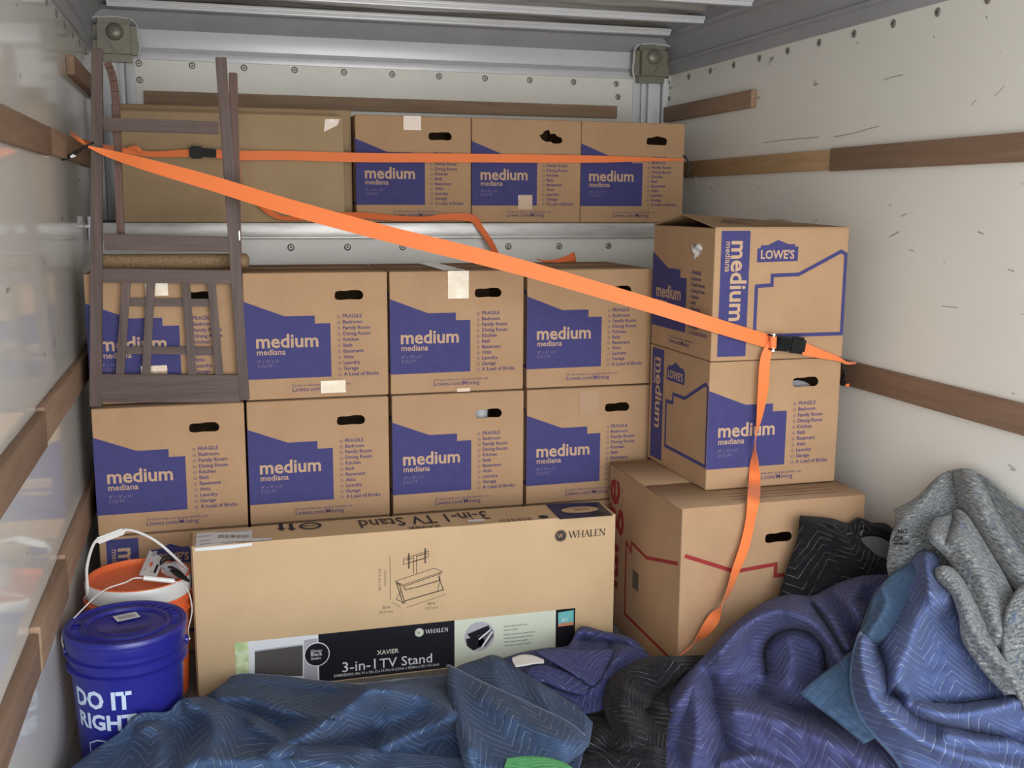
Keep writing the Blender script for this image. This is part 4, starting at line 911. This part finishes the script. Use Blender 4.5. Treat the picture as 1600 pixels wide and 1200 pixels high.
def edge_tube(P, which, r=.006, n=80):
    L = {'t': P[0], 'b': P[-1], 'l': P[:, 0], 'r': P[:, -1]}[which]; return [Vector(p) for p in L[::2]]
def blanket(label): return thing('moving_blanket', label, 'blanket', (0, 0, ZF), 0, 'quilted moving blankets heaped in the foreground')
def finish(root, cl, mats, name='quilt'):
    o = cl.build(name, mats, root); o.location = (0, 0, -ZF); return o
def binding(root, lists, m, r=.0065):
    mb = MB()
    for L in lists: mb.tube([p-Vector((0, 0, ZF)) for p in L], r, 8)
    return mb.build('binding', m, root, auto=0)

# -- denim blue blanket, foreground left
PB = (.6, -.6, .085, 0, -.03)
b1 = blanket('denim blue quilted blanket spread in the foreground before the television stand carton'); cl = Cloth()
P1 = cl.add(sheet([[(350, 1082), (366, 1058), (430, 1058), (505, 1067), (570, 1071), (625, 1064), (680, 1060), (716, 1054), (790, 1060), (860, 1090), (905, 1130)],
            [(300, 1100), (345, 1086), (430, 1092), (505, 1095), (570, 1090), (625, 1086), (680, 1090), (716, 1090), (790, 1105), (860, 1125), (915, 1150)],
            [(240, 1135), (330, 1140), (430, 1145), (505, 1145), (570, 1140), (625, 1135), (690, 1135), (730, 1140), (790, 1150), (850, 1165), (910, 1180)],
            [(170, 1220), (300, 1220), (430, 1220), (505, 1220), (570, 1220), (625, 1220), (690, 1220), (730, 1220), (790, 1220), (850, 1220), (900, 1220)]],
            PB, .02, [([(345, 1092), (390, 1092), (450, 1112), (500, 1120)], .09, 26, 14), ([(430, 1168), (480, 1150), (530, 1115), (575, 1080), (600, 1074)], .16, 16, 34),
                      ([(575, 1078), (640, 1086), (700, 1108)], .12, 14, 30), ([(600, 1168), (640, 1150), (690, 1130), (715, 1120)], .07, 18, 12), ([(370, 1056), (450, 1058), (520, 1072)], .05, 14, 12),
                      ([(610, 1062), (660, 1078), (700, 1092)], .05, 10, 10), ([(360, 1130), (420, 1158), (500, 1162), (580, 1150)], -.06, 14, 14)], nu=170, nv=100, curl=(.05, 0, 0, 0), seed=1, uvrot=.15))
P2 = cl.add(sheet([[(105, 1206), (150, 1172), (187, 1146), (217, 1117), (262, 1113), (284, 1094), (336, 1091), (380, 1108), (430, 1135), (490, 1160), (560, 1168), (640, 1178), (720, 1186), (800, 1196)],
            [(80, 1232), (150, 1205), (190, 1180), (230, 1150), (270, 1142), (300, 1130), (340, 1128), (380, 1142), (430, 1160), (490, 1178), (560, 1186), (640, 1192), (720, 1198), (800, 1206)],
            [(60, 1290), (150, 1270), (190, 1260), (230, 1250), (270, 1245), (300, 1240), (340, 1240), (380, 1245), (430, 1250), (490, 1250), (560, 1250), (640, 1250), (720, 1250), (800, 1250)]],
            PB, .07, [([(215, 1125), (250, 1160), (240, 1215)], .08, 20, 26), ([(300, 1102), (330, 1118), (330, 1160), (290, 1200)], .10, 26, 18), ([(290, 1100), (262, 1122), (225, 1140)], .05, 12, 10), ([(400, 1135), (470, 1172), (560, 1180)], .05, 16, 12),
                      ([(330, 1190), (440, 1188), (560, 1200)], .06, 14, 20)], nu=170, nv=80, curl=(.07, 0, 0, 0), seed=2, uvrot=-.25))
P3 = cl.add(sheet([[(704, 1052), (720, 1041), (745, 1033), (775, 1026), (815, 1050), (860, 1078), (905, 1110), (925, 1130)],
            [(720, 1070), (745, 1062), (765, 1060), (795, 1068), (830, 1085), (870, 1108), (905, 1135), (922, 1148)],
            [(740, 1110), (760, 1105), (790, 1105), (820, 1115), (850, 1125), (880, 1140), (905, 1160), (918, 1168)]],
            PB, .09, [([(770, 1030), (775, 1060), (790, 1090)], .05, 20, 26), ([(840, 1075), (850, 1100), (870, 1130)], .03, 14, 14)], nu=90, nv=60, curl=(.05, 0, 0, .04), seed=3, uvrot=.9))
P4_ = cl.add(sheet([[(700, 1041), (740, 1062), (790, 1085), (840, 1108), (885, 1130), (912, 1150)],
            [(700, 1070), (740, 1096), (790, 1118), (840, 1138), (885, 1152), (916, 1162)],
            [(706, 1110), (745, 1136), (790, 1152), (840, 1165), (880, 1173), (910, 1174)],
            [(718, 1160), (750, 1176), (790, 1184), (835, 1188), (870, 1187), (896, 1184)],
            [(728, 1205), (760, 1210), (790, 1208), (830, 1204), (860, 1198), (885, 1192)]],
            PB, .17, [([(702, 1050), (712, 1100), (735, 1170)], .05, 14, 18), ([(760, 1090), (800, 1120), (880, 1158)], .05, 18, 20)], nu=100, nv=90, curl=(.02, .06, .06, .05), seed=4, uvrot=.6))
finish(b1, cl, [Q_DENIM]); binding(b1, [edge_tube(P1, 't')[:55], edge_tube(P4_, 't')], BIND)

# -- green blanket edge under it, at the bottom of the picture
b2 = blanket('bright green blanket edge poking out under the denim blue blanket'); cl = Cloth()
cl.add(sheet([[(792, 1186), (820, 1183), (850, 1184), (875, 1190), (895, 1202)], [(788, 1200), (820, 1197), (850, 1199), (872, 1206), (890, 1218)], [(780, 1235), (820, 1235), (850, 1235), (870, 1238), (885, 1245)]], PB, .19, nu=60, nv=40, curl=(.03, 0, 0, .02), wob=.002, seed=6))
finish(b2, cl, [Q_GRN])

# -- navy blanket, centre
PN = (1.2, -.5, .085, .05, .1)
b3 = blanket('navy quilted blanket with white tag, bunched between the television stand carton and large box'); cl = Cloth()
cl.add(sheet([[(786, 1030), (820, 1020), (855, 1014), (888, 1010), (903, 985), (914, 980), (940, 987), (965, 992), (992, 1002), (1020, 1032)],
        [(790, 1045), (825, 1040), (860, 1032), (890, 1026), (908, 1014), (925, 1010), (948, 1014), (970, 1016), (990, 1030), (1012, 1050)],
        [(820, 1070), (850, 1068), (875, 1068), (900, 1066), (920, 1060), (935, 1056), (950, 1054), (965, 1056), (985, 1064), (1000, 1076)],
        [(850, 1110), (880, 1112), (900, 1114), (920, 1114), (935, 1110), (945, 1106), (955, 1104), (965, 1104), (980, 1106), (992, 1110)]],
        PN, .05, [([(892, 1022), (905, 988), (925, 990)], .04, 9, 9), ([(905, 1000), (950, 1004), (985, 1010)], -.05, 8, 8), ([(985, 1008), (960, 1035), (935, 1070)], .05, 12, 16), ([(952, 1012), (945, 1040), (930, 1065)], -.04, 7, 7)], nu=120, nv=80, curl=(.03, 0, .02, .03), seed=7, uvrot=.2))
P5 = cl.add(sheet([[(838, 1018), (870, 1015), (900, 1016), (930, 1016), (958, 1016)], [(852, 1026), (880, 1029), (905, 1030), (930, 1028), (955, 1024)], [(880, 1042), (900, 1048), (915, 1050), (930, 1046), (947, 1040)], [(908, 1060), (917, 1067), (925, 1070), (932, 1066), (938, 1058)]],
        PN, .13, (), nu=60, nv=50, curl=(.02, .0, .0, .04), wob=.003, seed=8, uvrot=.1))
P6 = cl.add(sheet([[(820, 1048), (845, 1040), (870, 1046), (895, 1056), (920, 1072)], [(822, 1056), (845, 1052), (868, 1060), (892, 1070), (918, 1080)], [(835, 1066), (850, 1066), (870, 1074), (890, 1080), (910, 1086)]], PN, .10, (), nu=60, nv=30, curl=(.01, .03, .03, 0), wob=.002, seed=9, uvrot=.5))
finish(b3, cl, [Q_NAVY])
cl = Cloth(); cl.add(sheet([[(800, 1028), (815, 1023), (832, 1024), (850, 1031)], [(801, 1034), (815, 1031), (832, 1031), (850, 1034)], [(806, 1042), (820, 1040), (835, 1037), (850, 1036)]], PN, .16, (), nu=24, nv=12, wob=.001, seed=2))
tg_ = cl.build('care_tag', [WHP], b3, thick=.002); tg_.location = (0, 0, -ZF); tg_['label'] = 'white sewn-in care tag'
binding(b3, [[Vector(p) for p in P5[:, 0][::2]]], mat('navy_binding', (.06, .07, .19), .8), .004)

# -- black blanket, centre
PK = (1.6, -.75, .10, .1, .2)
b4 = blanket('black quilted blanket with grey chevron stitching lying between navy and violet blankets'); cl = Cloth()
cl.add(sheet([[(985, 1040), (1005, 1030), (1030, 1026), (1055, 1027), (1110, 1025)], [(955, 1062), (975, 1052), (1005, 1048), (1040, 1052), (1090, 1055)], [(944, 1095), (965, 1085), (990, 1082), (1020, 1090), (1060, 1095)],
        [(950, 1125), (970, 1120), (995, 1122), (1015, 1128), (1045, 1130)], [(965, 1160), (980, 1165), (1000, 1168), (1015, 1170), (1040, 1170)]],
        PK, .08, [([(1050, 1035), (1000, 1050), (970, 1090), (985, 1150)], .08, 22, 22), ([(975, 1082), (1000, 1095), (1030, 1108)], .03, 8, 8), ([(1060, 1062), (1030, 1085), (1010, 1110)], -.06, 12, 12)], nu=90, nv=90, curl=(.03, .02, .06, 0), seed=11, uvrot=.7))
cl.add(sheet([[(915, 1120), (940, 1122), (960, 1140), (990, 1158), (1040, 1160)], [(905, 1150), (935, 1148), (965, 1160), (1000, 1175), (1040, 1180)], [(880, 1200), (925, 1190), (965, 1195), (1000, 1205), (1040, 1210)], [(870, 1250), (925, 1250), (965, 1250), (1000, 1250), (1040, 1250)]],
        PK, .03, [([(925, 1160), (950, 1150), (985, 1170), (1020, 1175)], .06, 12, 12), ([(890, 1195), (960, 1190), (1020, 1198)], .05, 10, 10)], nu=90, nv=70, curl=(.03, 0, .04, 0), seed=12, uvrot=.2))
finish(b4, cl, [Q_BLK])

# -- dark blanket on the large box
PD = (2.1, -.72, .40, .0, 2.5)
b5 = blanket('dark charcoal blanket with raised zigzag stitching draped against the large box'); cl = Cloth()
cl.add(sheet([[(1251, 807), (1275, 809), (1300, 812), (1325, 819), (1342, 810), (1362, 818), (1385, 820), (1402, 838)], [(1246, 845), (1275, 845), (1300, 846), (1325, 850), (1345, 850), (1365, 852), (1385, 854), (1404, 866)],
        [(1230, 890), (1262, 888), (1295, 885), (1325, 880), (1350, 880), (1370, 882), (1390, 884), (1408, 892)], [(1216, 940), (1255, 942), (1295, 938), (1325, 930), (1350, 925), (1370, 920), (1390, 915), (1410, 915)], [(1210, 990), (1255, 990), (1295, 985), (1325, 980), (1350, 975), (1370, 970), (1390, 965), (1410, 960)]],
        PD, .03, [([(1255, 815), (1300, 835), (1345, 870), (1395, 900)], .05, 16, 24), ([(1342, 814), (1330, 826), (1300, 822)], .035, 7, 8), ([(1395, 838), (1370, 826), (1345, 830), (1335, 842)], .03, 8, 8), ([(1300, 840), (1340, 832), (1390, 850)], -.03, 12, 10)], nu=120, nv=90, curl=(.03, 0, .03, 0), seed=13, uvrot=.4))
finish(b5, cl, [Q_BLK])
cl = Cloth(); cl.add(sheet([[(1286, 821), (1305, 825), (1322, 829), (1340, 822), (1350, 820)], [(1296, 830), (1310, 834), (1326, 838), (1340, 832), (1349, 828)], [(1312, 846), (1322, 848), (1332, 846), (1340, 841), (1346, 836)]], PD, .045, (), nu=30, nv=20, curl=(.01, 0, 0, 0), wob=.002, seed=3))
cl.add(sheet([[(1322, 856), (1338, 844), (1356, 838), (1375, 840), (1394, 850)], [(1332, 862), (1346, 855), (1360, 852), (1378, 854), (1394, 862)], [(1346, 870), (1358, 868), (1370, 869), (1384, 873), (1395, 880)]], PD, .052, (), nu=30, nv=20, curl=(.0, 0, 0, 0), wob=.002, seed=4))
ll = cl.build('lining', [LIN], b5, thick=.004); ll.location = (0, 0, -ZF); ll['label'] = 'smooth grey underside'

# -- grey recycled felt blanket by the wall
PG = (2.2, -.98, .56, .5, .9)
b6 = thing('felt_blanket', 'mottled grey recycled felt blanket heaped against the right wall', 'blanket', (0, 0, ZF)); cl = Cloth()
PGb = cl.add(sheet([[(1397, 797), (1432, 779), (1460, 752), (1484, 736), (1515, 735), (1548, 752), (1590, 790), (1650, 830)],
        [(1401, 816), (1432, 808), (1460, 795), (1490, 785), (1520, 785), (1555, 800), (1600, 830), (1655, 860)],
        [(1391, 850), (1425, 850), (1460, 845), (1495, 840), (1530, 840), (1565, 855), (1605, 880), (1660, 900)],
        [(1395, 910), (1435, 915), (1470, 915), (1505, 915), (1540, 920), (1575, 930), (1615, 945), (1670, 960)],
        [(1480, 1010), (1500, 1010), (1520, 1010), (1550, 1015), (1580, 1025), (1610, 1035), (1640, 1040), (1690, 1050)],
        [(1580, 1130), (1590, 1135), (1600, 1140), (1615, 1145), (1630, 1150), (1650, 1160), (1670, 1170), (1700, 1180)]],
        PG, .0, [([(1488, 742), (1500, 790), (1535, 850), (1570, 910), (1592, 950)], -.05, 10, 16), ([(1515, 742), (1540, 800), (1575, 860), (1620, 930)], .10, 22, 40), ([(1470, 745), (1440, 785), (1415, 815)], .04, 16, 20)], nu=130, nv=110, curl=(.04, 0, .03, 0), wob=.008, seed=15))
cl.add(sheet([[(1450, 832), (1462, 812), (1480, 806), (1497, 797), (1512, 806)], [(1454, 845), (1475, 832), (1498, 832), (1520, 836), (1538, 848)], [(1480, 872), (1502, 862), (1525, 864), (1548, 876), (1566, 896)], [(1500, 910), (1522, 902), (1548, 906), (1574, 918), (1592, 945)], [(1520, 955), (1545, 948), (1570, 950), (1590, 955), (1606, 965)],
        [(1545, 1000), (1568, 995), (1590, 995), (1606, 998), (1625, 1005)], [(1575, 1060), (1595, 1052), (1612, 1050), (1630, 1050), (1645, 1055)]],
        PG, .10, [([(1490, 805), (1482, 835), (1478, 845)], -.04, 6, 6), ([(1458, 840), (1500, 850), (1530, 900), (1560, 990)], .06, 14, 24)], nu=80, nv=120, curl=(.03, 0, .04, .05), wob=.008, seed=16))
cl.add(sheet([[(1462, 890), (1470, 886), (1480, 886), (1490, 890)], [(1466, 905), (1480, 900), (1494, 900), (1505, 910)], [(1488, 930), (1500, 926), (1512, 930), (1522, 942)], [(1500, 965), (1514, 962), (1528, 966), (1540, 978)], [(1505, 1000), (1525, 998), (1542, 1004), (1560, 1018)], [(1535, 1045), (1555, 1045), (1575, 1050), (1595, 1060)], [(1570, 1085), (1592, 1085), (1612, 1090), (1632, 1095)]],
        PG, .16, [([(1472, 892), (1500, 930), (1515, 975), (1540, 1015), (1590, 1070)], .03, 9, 9)], nu=50, nv=110, curl=(.04, 0, .04, .04), wob=.005, seed=17))
cl.add(sheet([[(1588, 925), (1605, 910), (1640, 905)], [(1570, 960), (1600, 950), (1650, 950)], [(1565, 1010), (1600, 1005), (1655, 1005)], [(1578, 1060), (1605, 1060), (1660, 1060)], [(1600, 1110), (1625, 1110), (1660, 1110)]], PG, .18, (), nu=50, nv=60, curl=(.03, 0, .05, 0), wob=.008, seed=18))
finish(b6, cl, [FELT], 'felt')
mb = MB()
for s_, px, py, w in (('NO', 1403, 834, 15), ('OR', 1396, 846, 17), ('---', 1396, 855, 24)):
    base = lambda u, v, o, px=px, py=py: None
    V, F, ww = glyphs(s_, .02); k_ = w/ww; vs = []
    for x_, y_ in V:
        X_, Y_ = px+x_*k_, py-y_*k_; D = ray(X_, Y_); D = D/np.linalg.norm(D)
        i = int(np.argmin(np.linalg.norm(np.cross(PGb.reshape(-1, 3)-CAM, D), axis=1))); tt_ = (PGb.reshape(-1, 3)[i]-CAM)@D; vs.append(Vector(CAM+D*(tt_-.008))-Vector((0, 0, ZF)))
    mb.add(vs, F, 0)
mb.build('stamp', INKK, b6, auto=0)['label'] = 'faded black stamped letters'

# -- violet blue blanket
PP = (1.75, -.88, .16, .42, .45)
b7 = blanket('violet blue quilted blanket, the big rounded heap before the large box'); cl = Cloth()
P7 = cl.add(sheet([[(1105, 1024), (1140, 983), (1190, 946), (1230, 931), (1270, 932), (1292, 921), (1337, 903), (1400, 896)],
        [(1064, 1064), (1115, 1025), (1170, 990), (1220, 972), (1265, 966), (1300, 955), (1350, 940), (1410, 930)],
        [(1038, 1100), (1095, 1065), (1150, 1040), (1205, 1022), (1255, 1012), (1305, 1005), (1360, 1000), (1420, 990)],
        [(1018, 1140), (1080, 1115), (1140, 1095), (1200, 1080), (1260, 1070), (1320, 1065), (1380, 1065), (1440, 1060)],
        [(1012, 1180), (1075, 1165), (1140, 1150), (1205, 1140), (1270, 1135), (1335, 1135), (1400, 1140), (1460, 1145)],
        [(1005, 1270), (1075, 1270), (1140, 1270), (1205, 1270), (1270, 1270), (1335, 1270), (1400, 1270), (1470, 1270)]],
        PP, .03, [([(1125, 1020), (1165, 978), (1215, 955), (1262, 968), (1298, 1005), (1322, 1045)], .11, 24, 18), ([(1198, 1050), (1195, 1015), (1215, 990), (1255, 984), (1285, 1008), (1292, 1045)], -.06, 7, 7),
                  ([(1232, 1000), (1238, 1030), (1230, 1065)], .07, 24, 26), ([(1272, 938), (1300, 968), (1325, 1012)], .05, 9, 7), ([(1270, 945), (1300, 990), (1318, 1020)], -.05, 6, 6), ([(1305, 925), (1335, 955), (1350, 985)], .05, 14, 8), ([(1345, 912), (1330, 940), (1345, 965)], .06, 10, 16),
                  ([(1190, 1080), (1230, 1100), (1290, 1110), (1330, 1100)], -.07, 14, 18), ([(1060, 1100), (1085, 1075), (1090, 1150), (1080, 1210)], .06, 26, 20), ([(1110, 1060), (1120, 1110), (1135, 1170)], -.05, 12, 14),
                  ([(1150, 1110), (1220, 1130), (1300, 1165), (1360, 1200)], .08, 22, 30), ([(1130, 1195), (1180, 1185), (1230, 1205)], .05, 10, 10)], nu=180, nv=150, curl=(.06, 0, .08, 0), wob=.008, seed=20, uvrot=.25))
finish(b7, cl, [Q_PURP])

# -- mid blue blanket, right
PM = (2.05, -1.10, .34, .3, .8)
b8 = blanket('mid blue quilted blanket with long stitched panel in the right corner foreground'); cl = Cloth()
P8 = cl.add(sheet([[(1393, 903), (1412, 888), (1425, 876), (1433, 866), (1447, 862), (1461, 867), (1468, 885), (1476, 912), (1493, 925)],
        [(1370, 930), (1392, 918), (1408, 908), (1422, 900), (1440, 898), (1456, 902), (1470, 914), (1482, 930), (1498, 945)],
        [(1352, 975), (1380, 960), (1402, 950), (1420, 945), (1440, 945), (1460, 948), (1480, 955), (1500, 965), (1515, 980)],
        [(1337, 1020), (1372, 1010), (1400, 1005), (1425, 1000), (1450, 1000), (1475, 1005), (1500, 1015), (1525, 1025), (1545, 1040)],
        [(1333, 1070), (1372, 1065), (1405, 1062), (1435, 1062), (1465, 1064), (1500, 1070), (1535, 1078), (1570, 1088), (1600, 1100)],
        [(1350, 1125), (1395, 1120), (1435, 1118), (1470, 1118), (1505, 1120), (1540, 1125), (1580, 1132), (1615, 1140), (1650, 1150)],
        [(1405, 1190), (1450, 1185), (1490, 1182), (1525, 1182), (1560, 1185), (1590, 1188), (1620, 1192), (1650, 1198), (1680, 1205)],
        [(1440, 1270), (1480, 1270), (1515, 1270), (1550, 1270), (1580, 1270), (1610, 1270), (1640, 1270), (1670, 1270), (1700, 1270)]],
        PM, .10, [([(1447, 870), (1450, 900), (1452, 925)], .07, 14, 12), ([(1395, 912), (1408, 950), (1380, 990)], -.03, 14, 14), ([(1475, 935), (1440, 960), (1420, 1010), (1400, 1060)], .09, 18, 36), ([(1372, 1010), (1385, 1045), (1384, 1085)], -.07, 8, 10),
                  ([(1346, 1000), (1350, 1050), (1372, 1100), (1420, 1145), (1490, 1178), (1600, 1205)], .08, 14, 16), ([(1395, 1080), (1430, 1118), (1500, 1140), (1600, 1160)], -.06, 9, 9), ([(1420, 1100), (1480, 1118), (1550, 1108), (1620, 1090)], .09, 14, 22), ([(1480, 1150), (1540, 1160), (1620, 1158)], .06, 10, 12),
                  ([(1430, 1095), (1490, 1100), (1560, 1092)], -.05, 8, 8)], nu=150, nv=170, curl=(.05, 0, .05, .04), wob=.006, seed=22, uvrot=.1))
cl.add(sheet([[(1250, 1083), (1275, 1062), (1305, 1040), (1335, 1015)], [(1280, 1106), (1300, 1090), (1322, 1075), (1345, 1060)], [(1315, 1132), (1332, 1122), (1350, 1112), (1370, 1100)], [(1350, 1162), (1366, 1154), (1382, 1146), (1400, 1136)]], PM, .05, (), nu=60, nv=60, curl=(.01, .0, .01, 0), wob=.004, seed=23, uvrot=.9), 1)
cl.add(sheet([[(1392, 900), (1400, 893), (1418, 884), (1428, 880)], [(1366, 930), (1385, 925), (1410, 925), (1432, 925)], [(1356, 962), (1372, 962), (1392, 965), (1412, 965)], [(1338, 1000), (1350, 1002), (1362, 1004), (1380, 1000)]], PM, .13, [([(1380, 920), (1385, 945), (1360, 990)], .03, 12, 12)], nu=60, nv=60, curl=(.02, .02, .02, .04), wob=.004, seed=24, uvrot=.3), 1)
finish(b8, cl, [Q_MED, TEALQ]); binding(b8, [edge_tube(P8, 'l')], BINDM, .008)
